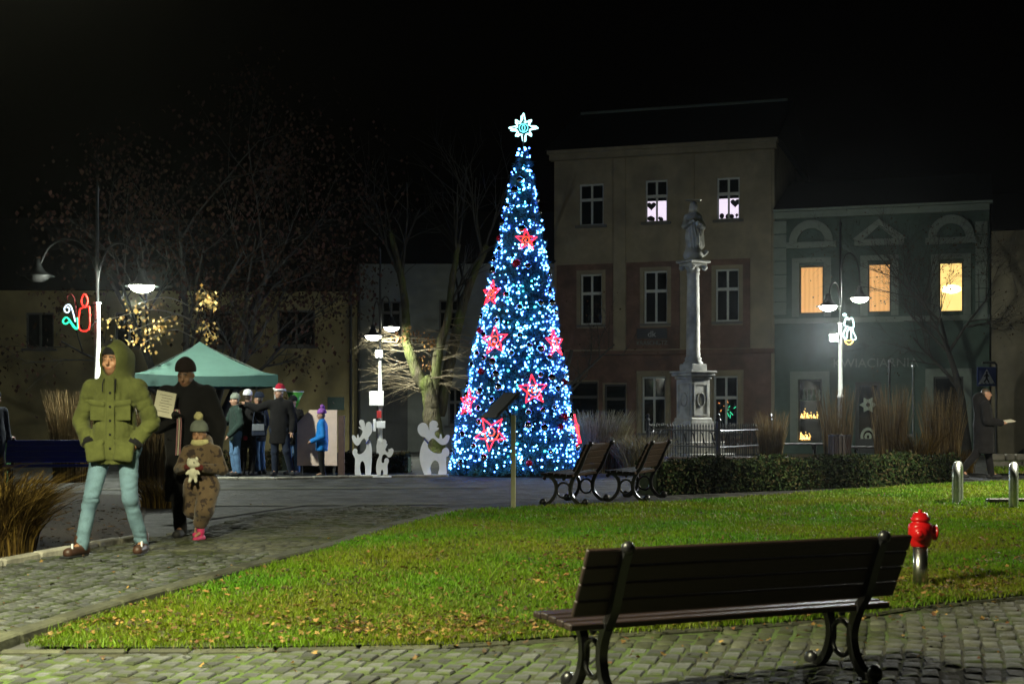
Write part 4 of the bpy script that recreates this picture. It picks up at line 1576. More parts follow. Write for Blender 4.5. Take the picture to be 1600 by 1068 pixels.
leaves('dry_leaves', dl, .1, [(.3, .17, .06), (.4, .22, .08), (.2, .1, .05)], M['crown'], lime, q, .11, 18)

# --- bare trees in front of the houses on the right
def bare_tree(px, y, h, label, seed, lean=(0, 0), name='bare_tree', r=.16, kids=(4, 6)):
    q = random.Random(seed)
    b = P(px, 652, y)
    t = empty(name, (b.x, y, 0), 0, label, 'tree')
    mb = MB(); tips = []
    branch(mb, (0, 0, -.02), (lean[0] * .4, lean[1], 1), h * .42, r, 4, q, tips, spread=.62, kids=kids, ratio=.62, wob=.1)
    mb.build('trunk', M['bark_dark'], t, True)
    leaves('withered_leaves', tips[::3], .06, [(.06, .035, .02), (.09, .05, .025)], M['crown'], t, q, .15, 1)
    return t
bare_tree(1512, 44, 10.5, 'bare twiggy tree in front of the brightest lit window', 3, (-.12, 0), kids=(5, 7))
bare_tree(862, 43, 8.0, 'bare dark tree behind the right side of the Christmas tree', 9, (.15, 0), kids=(3, 5))

# ------------------------------------------------------------------ ornamental grasses
def reeds(loc, n, h, spread, lean, cols, label, seed, width=0.007, droop=0.6, group='clumps of dry ornamental grass', plume=0.25):
    r = np.random.RandomState(seed)
    a = r.uniform(0, 2 * PI, n)
    rad = spread * np.sqrt(r.uniform(0, 1, n))
    bx, by = np.cos(a) * rad, np.sin(a) * rad
    hh = h * r.uniform(.5, 1.05, n)
    la = a + r.normal(0, .7, n)
    ln = lean * r.uniform(.2, 1.2, n) * hh
    K = 5
    w = width * r.uniform(.6, 1.4, n)
    sa = r.uniform(0, PI, n)
    sx, sy = np.cos(sa) * w, np.sin(sa) * w
    fr = []
    for k in range(K):
        t = k / (K - 1)
        off = ln * t ** 2
        z = hh * (t - droop * lean * .5 * t ** 3)
        wt = (1 - .75 * t)
        isp = (r.uniform(0, 1, n) < plume) & (k == K - 2) if False else np.zeros(n, bool)
        cx, cy = bx + np.cos(la) * off, by + np.sin(la) * off
        fr.append(np.stack([np.stack([cx - sx * wt, cy - sy * wt, z], 1), np.stack([cx + sx * wt, cy + sy * wt, z], 1)], 1))
    V = np.stack(fr, 1).reshape(n, 2 * K, 3)
    base = (np.arange(n) * 2 * K)[:, None]
    fl = []
    for k in range(K - 1):
        fl.append(base + np.array([[2 * k, 2 * k + 1, 2 * k + 3, 2 * k + 2]]))
    loops = np.concatenate(fl, 1).ravel()
    me = np_mesh('ornamental_grass', V.reshape(-1, 3), loops, np.full(n * (K - 1), 4))
    c = np.array(cols)[r.randint(0, len(cols), n)] * r.uniform(.5, 1.3, (n, 1))
    set_col(me, np.repeat(c, 2 * K, 0))
    o = new_obj('ornamental_grass', me, M['reed'], None, loc)
    return tag(o, label, 'grass clump', group)

TAN = [(.2, .14, .065), (.15, .1, .045), (.1, .065, .03), (.25, .185, .09)]
GOLD = [(.1, .065, .016), (.06, .036, .01), (.13, .085, .02), (.03, .02, .008)]
PALE = [(.26, .23, .13), (.18, .15, .07), (.34, .3, .19)]
reeds(G(-2, 866), 2000, .9, .3, .75, GOLD, 'drooping golden brown grass mound at the left edge beside the path', 1, .008)
reeds(G(-90, 838), 1500, .95, .36, .7, GOLD, 'second drooping brown grass mound, cut off by the left edge', 8, .008)
reeds(G(112, 752), 1300, 1.75, .34, .16, TAN, 'tall upright tan grass behind the blue bench', 2, .008)
reeds(G(240, 756), 800, 1.7, .3, .18, TAN, 'tall tan grass showing between the green parka and the black coat', 3, .008)
reeds(G(935, 738), 1900, 1.45, .55, .3, PALE, 'wide pale grass clump just right of the Christmas tree', 4, .009)
reeds(G(1000, 740), 1500, 1.0, .42, .6, PALE, 'low arching pale grass clump left of the iron fence', 5, .009)
reeds(P(1308, 652, 31) * Vector((1, 1, 0)) if False else (P(1308, 652, 31).x, 31, 0), 450, 1.9, .28, .12, TAN, 'tall dry grass right behind the dark litter bin', 6, .008)
reeds((P(1392, 652, 31.5).x, 31.5, 0), 650, 1.95, .34, .12, TAN, 'tall dry grass in front of the flower shop door', 7, .008)
reeds((P(1472, 652, 31.5).x, 31.5, 0), 650, 1.9, .38, .16, TAN, 'tall dry grass in front of the right shop window', 9, .008)
reeds((P(1432, 652, 31.0).x, 31.0, 0), 900, 1.0, .34, .4, GOLD, 'short brown grass between the two rightmost tall clumps', 10, .008)
reeds((P(1205, 652, 34.0).x, 34.0, 0), 700, 1.4, .26, .18, TAN, 'dry reddish grass at the right corner of the iron fence', 13, .008)
reeds(G(1500, 738), 320, .6, .3, .5, GOLD, 'short dry grass just left of the walking person on the right', 11, .009)
reeds(G(258, 792), 700, .5, .3, .7, GOLD, 'low grass tuft behind the black-coated woman', 12, .008)

# ------------------------------------------------------------------ hedges
def hedge(a, b, h, th, n, cols, label, seed, size=.03, lump=.08):
    r = np.random.RandomState(seed)
    a = Vector(a); b = Vector(b)
    d = (b - a); L_ = d.length
    root = empty('hedge', a, math.atan2(d.y, d.x), label, 'hedge')
    u = r.uniform(0, L_, n)
    face = r.uniform(0, 1, n)
    lum = 1 + lump * np.sin(u * 4.1 + seed) + lump * .8 * np.sin(u * 9.7 + 1)
    v = np.where(face < .55, -th / 2 * lum + r.normal(0, .035, n), r.uniform(-th / 2, th / 2, n))
    w = np.where(face < .55, r.uniform(.02, 1, n) * h * lum, h * lum + r.normal(0, .03, n))
    back = face > .9
    v = np.where(back, th / 2 * lum, v)
    w = np.where(back, r.uniform(0, 1, n) * h * lum, w)
    c = np.stack([u, v, np.maximum(w, .01)], 1)
    e1 = r.normal(0, 1, (n, 3)); e1 /= np.linalg.norm(e1, axis=1)[:, None]
    e2 = r.normal(0, 1, (n, 3)); e2 -= (e2 * e1).sum(1)[:, None] * e1; e2 /= np.linalg.norm(e2, axis=1)[:, None]
    s = size * r.uniform(.6, 1.4, (n, 1))
    V = np.stack([c - e1 * s, c + e2 * s * .5, c + e1 * s, c - e2 * s * .5], 1)
    me = np_mesh('foliage', V.reshape(-1, 3), np.arange(4 * n), np.full(n, 4))
    cc = np.array(cols)[r.randint(0, len(cols), n)] * r.uniform(.5, 1.4, (n, 1))
    patch = (.75 + .5 * np.sin(u * 2.3 + 2))[:, None]
    set_col(me, np.repeat(cc * patch, 4, 0))
    new_obj('foliage', me, M['hedge'], root)
    mb = MB()
    q = random.Random(seed)
    for k in range(int(L_ * 14)):
        x, y = q.uniform(0, L_), q.uniform(-th * .4, th * .4)
        mb.tube([(x, y, 0), (x + q.uniform(-.08, .08), y + q.uniform(-.06, .06), h * q.uniform(.6, .95))], [.008, .003], 4, cap=False)
    o = mb.build('stems', M['bark_dark'], root)
    o['kind'] = 'stuff'
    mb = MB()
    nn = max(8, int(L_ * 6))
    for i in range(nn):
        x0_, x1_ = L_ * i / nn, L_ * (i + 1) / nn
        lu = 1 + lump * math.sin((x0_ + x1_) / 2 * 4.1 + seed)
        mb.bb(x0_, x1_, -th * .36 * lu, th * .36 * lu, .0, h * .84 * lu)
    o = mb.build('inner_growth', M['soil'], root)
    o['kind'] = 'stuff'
    return root
hedge(G(1012, 772), G(1478, 754), .47, .6, 26000, [(.022, .04, .012), (.016, .03, .009), (.034, .048, .014), (.05, .042, .018)], 'long clipped green hedge behind the lawn on the right', 3)
hedge((P(455, 652, 31.5).x, 31.5, 0), (P(640, 652, 31.2).x, 31.2, 0), .36, .5, 7000, [(.05, .045, .02), (.035, .035, .015), (.08, .055, .03)], 'low brownish hedge behind the child in blue and the wooden reindeer', 4, .035)
hedge((P(210, 652, 33).x, 33, 0), (P(445, 652, 32.5).x, 32.5, 0), .36, .5, 6000, [(.05, .045, .02), (.035, .035, .015), (.08, .055, .03)], 'low brownish hedge behind the people at the gazebo', 6, .035)
# ------------------------------------------------------------------ Christmas tree
TX, TY = 0.05, 30.0
TH_ = 6.85
LEAN = 0.19 / TH_
def trad(z):
    return 1.34 * (1 - z / 7.05) + .03
xt = empty('christmas_tree', (TX, TY, 0), 0, 'tall cone-shaped Christmas tree covered in blue-white lights', 'Christmas tree')
M['needle'] = mat('tree_needles', (1, 1, 1), .5, var=0, attr='Col', spec=.4)
M['core'] = mat('tree_core', (.006, .02, .014), .9, var=.3)
r = np.random.RandomState(17)
n = 13000
z = TH_ * (1 - np.sqrt(r.uniform(0, 1, n))) * .995 + .03
ph = r.uniform(0, 2 * PI, n)
tier = .05 * np.sin(z * 2 * PI / .34)
rr = np.array([trad(a) for a in z]) * r.uniform(.86, 1.03, n) + tier * .5 + .03 * np.sin(ph * 5 + z * 4) + .02 * np.sin(ph * 11 - z * 7)
V, C = [], []
for k in range(9):
    c = np.stack([np.cos(ph) * rr + z * LEAN, np.sin(ph) * rr, z], 1)
    out = np.stack([np.cos(ph), np.sin(ph), np.full(n, .1)], 1)
    d = out * r.uniform(.3, 1.2, (n, 1)) + r.normal(0, .65, (n, 3))
    d /= np.linalg.norm(d, axis=1)[:, None]
    L1 = r.uniform(.05, .11, (n, 1))
    s = np.cross(d, r.normal(0, 1, (n, 3)))
    s /= np.linalg.norm(s, axis=1)[:, None] + 1e-9
    w = .0065
    c = c + r.normal(0, .02, (n, 3))
    V.append(np.stack([c - s * w, c + s * w, c + d * L1], 1))
    g = np.array([.03, .17, .22]) * r.uniform(.4, 1.6, (n, 1))
    C.append(np.repeat(g, 3, 0))
V = np.concatenate(V).reshape(-1, 3)
V[:, 2] = np.maximum(V[:, 2], .01)
me = np_mesh('needles', V, np.arange(len(V)), np.full(len(V) // 3, 3))
set_col(me, np.concatenate(C))
new_obj('needles', me, M['needle'], xt)
mb = MB()
mb.lathe([(trad(z_) * .86, z_) for z_ in np.linspace(.0, TH_ - .1, 14)] + [(.02, TH_ + .05)], 32)
for i, v in enumerate(mb.v):
    mb.v[i] = (v[0] + v[2] * LEAN, v[1], v[2])
mb.build('core', M['core'], xt, True)
MB().tube([(TH_ * LEAN, 0, TH_ - .3), (TH_ * LEAN, 0, TH_ + .3)], .02, 6).build('top_rod', M['pole_dark'], xt)

bulb_mats = [emit('bulb_blue_white', (.06, .2, 1.0), 17), emit('bulb_ice', (.11, .47, 1.0), 17), emit('bulb_cyan', (.04, .6, .75), 9)]
bm = bmesh.new()
bmesh.ops.create_icosphere(bm, subdivisions=1, radius=1)
bulb_me = []
for m_ in bulb_mats:
    me = bpy.data.meshes.new('light_bulb')
    bm.to_mesh(me)
    me.materials.append(m_)
    bulb_me.append(me)
bm.free()
q = random.Random(77)
pts = []
tries = 0
def cone_pt(z_, f, out):
    a = trad(z_) + out
    return Vector((math.cos(f) * a + z_ * LEAN, math.sin(f) * a, z_))
while len(pts) < 2400 and tries < 40000:
    tries += 1
    z_ = TH_ * (1 - math.sqrt(q.random())) + .12
    if z_ > TH_ - .02:
        continue
    if q.random() < .35:      # rows where the garlands run
        z_ = round(z_ / .42) * .42 + .12 + q.gauss(0, .035)
    f = q.uniform(0, 2 * PI)
    p = cone_pt(z_, f, q.uniform(.0, .07) + .03 * math.sin(f * 5 + z_ * 4))
    if all((p - o[0]).length_squared > .0028 for o in pts[-500:]):
        pts.append((p, f, z_, q.choice((.011, .013, .015, .018, .021, .026))))
        if q.random() < .16:   # two bulbs on one twig
            p2 = p + Vector((q.uniform(-.04, .04), q.uniform(-.04, .04), q.uniform(-.08, .08)))
            pts.append((p2, f, z_, q.uniform(.015, .021)))
pts.sort(key=lambda t: math.sin(t[1]) * 1.0 - t[3] * 20)      # front of the tree first, larger first
for p, f, z_, s in pts[:300]:
    new_obj('light_bulb', q.choices(bulb_me, (4, 5, 1.5))[0], None, xt, p, None, (s, s, s))
rest = pts[300:]
bv = np.array([tuple(v.co) for v in bulb_me[0].vertices]); bf = np.array([list(p.vertices) for p in bulb_me[0].polygons])
for j in range(3):
    sub = rest[j::3]
    V = np.concatenate([bv * s + np.array(p) for p, f, z_, s in sub])
    L_ = np.concatenate([(bf + i * len(bv)).ravel() for i in range(len(sub))])
    me = np_mesh('light_bulbs', V, L_, np.full(len(L_) // 3, 3))
    o = new_obj('string_lights', me, bulb_mats[(0, 1, 0)[j]], xt)
    o['kind'] = 'stuff'
mb = MB()     # the light cable wound round the tree
cab = []
for k in range(900):
    t = k / 900
    z_ = TH_ * (1 - (1 - t) ** .5) * .98 + .1
    f = t * 2 * PI * 22
    cab.append(cone_pt(z_, f, .005 + .02 * math.sin(k * .7)))
mb.tube(cab, .004, 3)
mb.build('light_cable', M['core'], xt)

# baubles
M['mirror'] = mat('mirror_bauble', (.75, .78, .82), .06, 1.0, var=.03)
M['bauble_red'] = mat('red_bauble', (.5, .01, .03), .1, .6, var=.05)
bs = MB(); bs.sphere((0, 0, 0), 1, 20, 14)
bmir = bs.mesh('bauble', True); bmir.materials.append(M['mirror'])
bred = bs.mesh('bauble', True); bred.materials.append(M['bauble_red'])
capm = MB().lathe([(.25, .93), (.25, 1.12), (.1, 1.14), (.08, 1.3)], 10).mesh('cap'); capm.materials.append(M['steel'])
bp = []
tries = 0
while len(bp) < 78 and tries < 6000:
    tries += 1
    z_ = TH_ * (1 - math.sqrt(q.random())) * .96 + .25
    f = q.uniform(-PI * 1.02, PI * .02)
    if z_ > TH_ - .5:
        continue
    p = cone_pt(z_, f, .035)
    if all((p - o[0]).length > .24 for o in bp):
        bp.append((p, f, z_))
for i, (p, f, z_) in enumerate(bp):
    red = i % 10 == 4
    w = xt.matrix_world @ p if False else Vector((p.x + TX, p.y + TY, p.z))
    o = new_obj('bauble', bred if red else bmir, None, None, w, None, (.075, .075, .075) if i % 3 else (.095, .095, .095))
    tag(o, 'shiny red bauble hanging on the Christmas tree' if red else 'shiny silver bauble hanging among the lights of the Christmas tree', 'bauble',
        'red baubles on the tree' if red else 'silver baubles on the tree')
    new_obj('cap', capm, None, o)

# glowing red stars
M['star_red'] = emit('red_light_tube', (1.0, .02, .04), 2.6)
M['star_orange'] = emit('orange_light_tube', (1.0, .07, .02), 2.2)
def red_star(z_, f, R0, rot, label):
    p = cone_pt(z_, f, .12)
    w = Vector((p.x + TX, p.y + TY, p.z))
    root = empty('red_star', w, 0, label, 'light star', 'red light stars on the Christmas tree')
    n = Vector((math.cos(f), math.sin(f), .19)).normalized()
    ex = Vector((-math.sin(f), math.cos(f), 0))
    ez = ex.cross(n) * -1
    if ez.z < 0:
        ez = -ez
    def at(a, b, c=0):
        ca, sa = math.cos(rot), math.sin(rot)
        return ex * (a * ca - b * sa) + ez * (a * sa + b * ca) + n * c
    pts = []
    for k in range(11):
        a = PI / 2 + PI * k / 5
        rr = R0 if k % 2 == 0 else R0 * .42
        pts.append((rr * math.cos(a), rr * math.sin(a)))
    sm = []
    for a, b in zip(pts[:-1], pts[1:]):
        sm += [(a[0] + (b[0] - a[0]) * t, a[1] + (b[1] - a[1]) * t) for t in (0, .5)]
    sm.append(pts[-1])
    MB().tube([at(*v) for v in sm], .013, 6).build('star_outline', M['star_red'], root)
    sp = [at(.016 * t * math.cos(t * 1.35) * R0 / .3, .016 * t * math.sin(t * 1.35) * R0 / .3) for t in np.linspace(1, 9, 40)]
    MB().tube(sp, .010, 6).build('spiral', M['star_orange'], root)
    for k in range(5):
        a = PI / 2 + 2 * PI * k / 5
        MB().tube([at(R0 * .4 * math.cos(a), R0 * .4 * math.sin(a), -.02), at(R0 * .95 * math.cos(a), R0 * .95 * math.sin(a), -.02)], .005, 4).build('spoke', M['pole_dark'], root)
    return root
def star_at(px, py, R0, rot, label, edge=None):
    kx = (TY - 1.0) / F
    z_ = 1.2 + (652 - py) * kx
    dx = (px - 800) * kx - TX - z_ * LEAN
    s_ = max(-1, min(1, dx / (trad(z_) + .12)))
    f = -PI / 2 + math.asin(s_)
    red_star(z_, f, R0, rot, label)
star_at(823, 371, .24, .0, 'topmost red light star on the Christmas tree, high at the front')
star_at(773, 531, .31, .1, 'red light star at mid height on the left front of the tree')
star_at(868, 534, .30, 0, 'red light star at mid height turned to the right side of the tree')
star_at(833, 609, .32, .05, 'red light star on the lower front, right of the information board')
star_at(767, 676, .37, .6, 'largest and lowest red light star, front left of the tree')
star_at(767, 455, .28, .0, 'red light star seen edge-on high on the left side of the tree')
star_at(730, 628, .30, .0, 'red light star seen edge-on low on the left side of the tree')
star_at(905, 672, .34, .0, 'red light star seen edge-on low on the right side of the tree')

# tree-top star of white light tube
M['tube_white'] = emit('white_light_tube', (.5, 1.0, .98), 2.2)
ts = empty('tree_top_star', (TX + .243 - .05, TY, 1.2 + (652 - 200) * TY / F), 0, 'white eight-pointed light star on top of the Christmas tree', 'light star')
pts = []
for k in range(16):
    a = PI / 2 + PI * k / 8
    big = (k % 4 == 0)
    rr = (.31 if big else .24) if k % 2 == 0 else .14
    pts.append((rr * math.cos(a), 0, rr * math.sin(a)))
sm = smooth_curve(pts, 5, True)
sm.append(sm[0])
MB().tube(sm, .012, 6).build('star_outline', M['tube_white'], ts)
pts2 = [(v[0] * .9 * math.cos(.16) - v[2] * .9 * math.sin(.16), .05, v[0] * .9 * math.sin(.16) + v[2] * .9 * math.cos(.16)) for v in sm]
MB().tube(pts2, .007, 6).build('inner_outline', M['tube_white'], ts)
M['tube_teal'] = emit('teal_light_tube', (.15, .75, .8), 2.0)
MB().tube([(.09 * math.cos(2 * PI * k / 20), -.01, .09 * math.sin(2 * PI * k / 20)) for k in range(21)], .010, 6).build('ring', M['tube_teal'], ts)
MB().tube([(.03 * math.cos(2 * PI * k / 16), -.01, .06 * math.sin(2 * PI * k / 16)) for k in range(17)], .009, 6).build('ring', M['tube_teal'], ts)
MB().tube([(0, .02, -.5), (0, .02, .2)], .012, 6).build('stem', M['pole_dark'], ts)

# ------------------------------------------------------------------ lamp-post light figures
def fig(root, name, pix, y, px0, py0, m, rad=.016, closed=False, n=4, dy=0.0):
    k = y / F
    pts = [((a - px0) * k, dy, (py0 - b) * k) for a, b in pix]
    pts = smooth_curve(pts, n, closed) if n else [np.array(p) for p in pts]
    if closed:
        pts = list(pts) + [pts[0]]
    return MB().tube(pts, rad, 6).build(name, m, root)
c2 = lambda L_: [(90 + a / 7.628, 420 + b / 7.628) for a, b in L_]
yc = 26.8
cd = empty('candle_light_figure', P(152, 495, yc), 0, 'light figure of a red candle with green leaf on the left lamp post', 'light figure')
M['tube_red'] = emit('red_light_rope', (1, .03, .02), 1.6)
M['tube_green'] = emit('green_light_rope', (.03, .9, .4), 1.3)
M['tube_cool'] = emit('cool_light_rope', (.7, .85, 1), 1.4)
M['tube_off'] = mat('unlit_red_rope', (.25, .03, .03), .5, var=.1)
fig(cd, 'candle', c2([(258, 715), (262, 500), (285, 468), (330, 455), (372, 450), (380, 480), (376, 715)]), yc, 152, 495, M['tube_red'], .014, True, 3)
fig(cd, 'flame', c2([(325, 450), (292, 420), (285, 370), (318, 298), (358, 360), (352, 415), (325, 450)]), yc, 152, 495, M['tube_red'], .014)
fig(cd, 'leaf', c2([(236, 580), (243, 680), (225, 715), (190, 690), (145, 630), (95, 655), (62, 625), (92, 580), (128, 592), (175, 655), (225, 715)]), yc, 152, 495, M['tube_green'], .017)
fig(cd, 'swirl', c2([(212, 630), (185, 520), (155, 440), (115, 428), (82, 465), (88, 505), (120, 520), (142, 490), (130, 460), (110, 462)]), yc, 152, 495, M['tube_cool'], .013)
fig(cd, 'unlit_swirl', c2([(228, 570), (215, 440), (195, 340), (150, 300), (110, 340), (130, 388)]), yc, 152, 495, M['tube_off'], .013)
fig(cd, 'bracket', c2([(380, 440), (470, 418)]), yc, 152, 495, M['pole_dark'], .012, n=0)
fig(cd, 'bracket', c2([(380, 700), (470, 600)]), yc, 152, 495, M['pole_dark'], .012, n=0)
c3 = lambda L_: [(1250 + a / 8.9, 440 + b / 8.9) for a, b in L_]
ya = 37.5
an = empty('angel_light_figure', P(1313, 520, ya), 0, 'light figure of a white angel with yellow hem on the right lamp post', 'light figure')
M['tube_yellow'] = emit('yellow_light_rope', (1, .55, .08), 2.6)
M['tube_ice'] = emit('ice_light_rope', (.6, .92, 1), 1.4)
fig(an, 'wings', c3([(615, 600), (635, 520), (655, 492), (678, 528), (712, 500), (738, 540), (745, 630), (700, 640), (650, 620)]), ya, 1313, 520, M['tube_ice'], .014, True)
fig(an, 'gown', c3([(640, 640), (600, 740), (640, 800), (662, 680), (690, 660), (712, 690), (720, 800), (780, 790), (742, 700), (725, 640)]), ya, 1313, 520, M['tube_ice'], .014)
fig(an, 'hem', c3([(625, 800), (640, 850), (690, 872), (735, 830), (715, 805), (670, 820)]), ya, 1313, 520, M['tube_yellow'], .014, True)
fig(an, 'halo', c3([(600, 455), (625, 445), (640, 462), (615, 475)]), ya, 1313, 520, M['tube_ice'], .012, True)
fig(an, 'bracket', c3([(575, 600), (640, 600)]), ya, 1313, 520, M['pole_dark'], .012, n=0)

# ------------------------------------------------------------------ wooden reindeer
def cutout(name, pix, y, base, label, collar, px0, py0, plank):
    k = y / F
    sm = smooth_curve([(540 + a / 8.889, 640 + b / 8.889) for a, b in pix], 4, True)
    poly = [((a - px0) * k, (py0 - b) * k) for a, b in sm]
    root = empty(name, (P(px0, 652, y).x, y, 0), 0, label, 'reindeer figure', 'white wooden reindeer beside the tree')
    cu = bpy.data.curves.new('tmp', 'CURVE')
    cu.dimensions = '2D'
    cu.fill_mode = 'BOTH'
    cu.extrude = .012
    sp_ = cu.splines.new('POLY')
    sp_.points.add(len(poly) - 1)
    for i, (a, b) in enumerate(poly):
        sp_.points[i].co = (a, max(b, 0) + .03, 0, 1)
    sp_.use_cyclic_u = True
    t_ = bpy.data.objects.new('tmp', cu)
    COL.objects.link(t_)
    me = bpy.data.meshes.new_from_object(t_.evaluated_get(bpy.context.evaluated_depsgraph_get()))
    bpy.data.objects.remove(t_)
    me.transform(Matrix.Rotation(R(90), 4, 'X'))
    me.materials.clear()
    new_obj('body', me, M['white'], root)
    a, b = plank
    MB().cbox((((a + b) / 2 - px0) * k, 0, .016), ((b - a) * k, .42, .03), .004).build('base_board', M['white'], root)
    if collar:
        (x0, y0), (x1, y1) = [((540 + c / 8.889 - px0) * k, (py0 - 640 - d / 8.889) * k + .03) for c, d in collar]
        MB().tube([(x0, -.02, y0), (x1, -.02, y1)], .016, 6).build('ribbon', mat('blue_ribbon', (.02, .04, .2), .6), root)
    return root
A = [(135, 915), (130, 800), (132, 690), (102, 625), (98, 575), (130, 545), (163, 565), (165, 608), (195, 625), (245, 598), (282, 545), (290, 490), (285, 440), (258, 405), (225, 430), (192, 488), (152, 505), (110, 460), (88, 392),
     (100, 358), (128, 366), (155, 402), (163, 352), (180, 352), (186, 396), (214, 366), (236, 300), (182, 258), (195, 246), (224, 266), (194, 205), (190, 165), (220, 145), (254, 160), (268, 200), (273, 240), (290, 192), (325, 172),
     (358, 198), (372, 260), (360, 330), (326, 378), (318, 410), (342, 450), (362, 530), (366, 640), (360, 780), (345, 915), (278, 915), (272, 800), (254, 738), (230, 720), (208, 750), (200, 820), (212, 915)]
B = [(440, 935), (425, 820), (438, 720), (468, 645), (436, 592), (428, 520), (448, 462), (482, 460), (505, 505), (508, 462), (522, 430), (546, 425), (568, 455), (568, 488), (582, 492), (566, 530), (552, 570), (572, 604), (598, 596),
     (594, 566), (612, 562), (640, 550), (665, 575), (655, 630), (620, 676), (590, 672), (562, 640), (530, 636), (506, 670), (500, 735), (516, 756), (536, 742), (541, 706), (566, 685), (595, 700), (600, 740), (582, 782), (585, 860), (574, 938),
     (526, 938), (522, 872), (508, 846), (490, 872), (482, 935)]
Cc = [(1100, 905), (1060, 820), (1035, 720), (1030, 620), (1050, 520), (1085, 440), (1108, 392), (1052, 372), (1010, 322), (1000, 260), (1022, 210), (1070, 185), (1120, 202), (1148, 250), (1164, 295), (1164, 205), (1190, 165), (1230, 155), (1270, 175),
      (1285, 220), (1262, 246), (1296, 258), (1285, 286), (1242, 312), (1240, 352), (1268, 392), (1302, 402), (1310, 350), (1332, 350), (1340, 405), (1370, 392), (1400, 355), (1440, 362), (1440, 412), (1410, 470), (1360, 495), (1310, 480), (1265, 442),
      (1230, 410), (1200, 405), (1162, 440), (1140, 482), (1152, 540), (1202, 590), (1270, 612), (1330, 605), (1346, 560), (1385, 530), (1425, 550), (1440, 600), (1425, 650), (1396, 668), (1396, 760), (1398, 903), (1290, 903), (1302, 820), (1294, 752),
      (1262, 712), (1228, 712), (1192, 760), (1175, 820), (1186, 903)]
cutout('wooden_reindeer', A, 28.9, None, 'tall white wooden reindeer on the left, next to the small one', [(328, 418), (284, 478)], 566, 743, (562, 593))
cutout('wooden_reindeer', B, 28.6, None, 'smallest white wooden reindeer, between the two large ones', None, 598, 745, (584, 612))
cutout('wooden_reindeer', Cc, 29.2, None, 'broad white wooden reindeer touching the left side of the Christmas tree', [(1088, 402), (1150, 472)], 680, 742, (662, 700))
# ------------------------------------------------------------------ benches
def bench(loc, rz, label, wood, half=.8, over=.2, group='park benches with cast-iron ends'):
    root = empty('park_bench', loc, rz, label, 'bench', group)
    # wooden slats
    def slat(y, z, tilt, w, t, name):
        mb = MB()
        mb.cbox((0, 0, 0), (2 * (half + over), w, t), .006)
        o = mb.build(name, wood, root)
        o.location = (0, y, z)
        o.rotation_euler = (tilt, 0, 0)
    for k in range(5):
        y = -.235 + k * .089
        slat(y, .44 - .012 * (k > 0) * k * .6 + (-.012 if k == 0 else 0), R(-2), .078, .034, 'seat_slat')
    by, bz = .19, .47
    dy, dz = .17, .36
    L_ = math.hypot(dy, dz)
    ang = math.atan2(dz, dy)
    for k in range(4):
        t = (k + .5) / 4
        slat(by + dy * t - .02, bz + dz * t, ang, .093, .03, 'back_slat')
    def ribbon(mb, pts, w, t0, x):
        """flat iron bar of width w (along x) following a side-view curve"""
        pts = [np.array(p) for p in smooth_curve(pts, 6)]
        n = len(pts)
        V = []
        for i, p in enumerate(pts):
            d = pts[min(i + 1, n - 1)] - pts[max(i - 1, 0)]
            d = d / (np.linalg.norm(d) + 1e-9)
            nn = np.array([-d[1], d[0]])
            tt = t0
            for sx, sn in ((-1, -1), (1, -1), (1, 1), (-1, 1)):
                q_ = p + nn * sn * tt / 2
                V.append((x + sx * w / 2, q_[0], q_[1]))
        F_ = []
        for i in range(n - 1):
            for k in range(4):
                k2 = (k + 1) % 4
                F_.append((i * 4 + k, i * 4 + k2, (i + 1) * 4 + k2, (i + 1) * 4 + k))
        F_.append((0, 3, 2, 1)); F_.append(tuple((n - 1) * 4 + k for k in range(4)))
        mb.add(V, F_)
    for x in (-half, half):
        mb = MB()
        ribbon(mb, [(-.25, .405), (-.2, .4), (-.12, .33), (-.1, .22), (-.14, .11), (-.22, .03), (-.29, .025)], .05, .042, x)
        ribbon(mb, [(.36, .82), (.3, .7), (.22, .5), (.15, .4), (.1, .29), (.095, .2), (.13, .11), (.21, .035), (.29, .03)], .05, .046, x)
        ribbon(mb, [(-.26, .4), (0, .385), (.17, .4)], .045, .034, x)
        fr = mb.build('iron_end', M['iron'], root)
        MB().tube([(x, -.003 + .088 * math.cos(2 * PI * k / 24), .215 + .1 * math.sin(2 * PI * k / 24)) for k in range(25)], .015, 8).build('ring', M['iron'], fr, True)
        for yy, zz_ in ((-.29, .052), (.29, .056)):
            s = MB()
            s.sphere((x, yy, zz_), .05, 14, 10, (.75, 1, 1))
            s.build('scroll_foot', M['iron'], fr, True)
        s = MB(); s.sphere((x, .37, .83), .036, 14, 10); s.build('ball_end', M['iron'], fr, True)
        s = MB(); s.sphere((x, -.265, .375), .03, 10, 8); s.sphere((x, -.0, .362), .022, 10, 8); s.build('boss', M['iron'], fr, True)
    return root
bench((1.173, 7.902, zg(7.9) + .008), R(205.5), 'dark wooden bench seen from behind in the foreground', M['wood'], half=.823, over=.22)
ga = G(900, 790)
bench((ga.x, ga.y + .2, 0.02), R(-107), 'brown bench seen end-on at the lawn edge, nearer the Christmas tree', M['wood_mid'], half=.62, over=.15)
gb_ = G(998, 786)
bench((gb_.x, gb_.y + .5, 0.02), R(-108), 'brown bench seen end-on at the lawn edge, nearer the hedge', M['wood_mid'], half=.58, over=.15)
gc = G(80, 768)
bench((gc.x, gc.y, 0), R(12), 'blue bench at the left edge behind the walking man', M['wood_blue'], half=.62, over=.1)

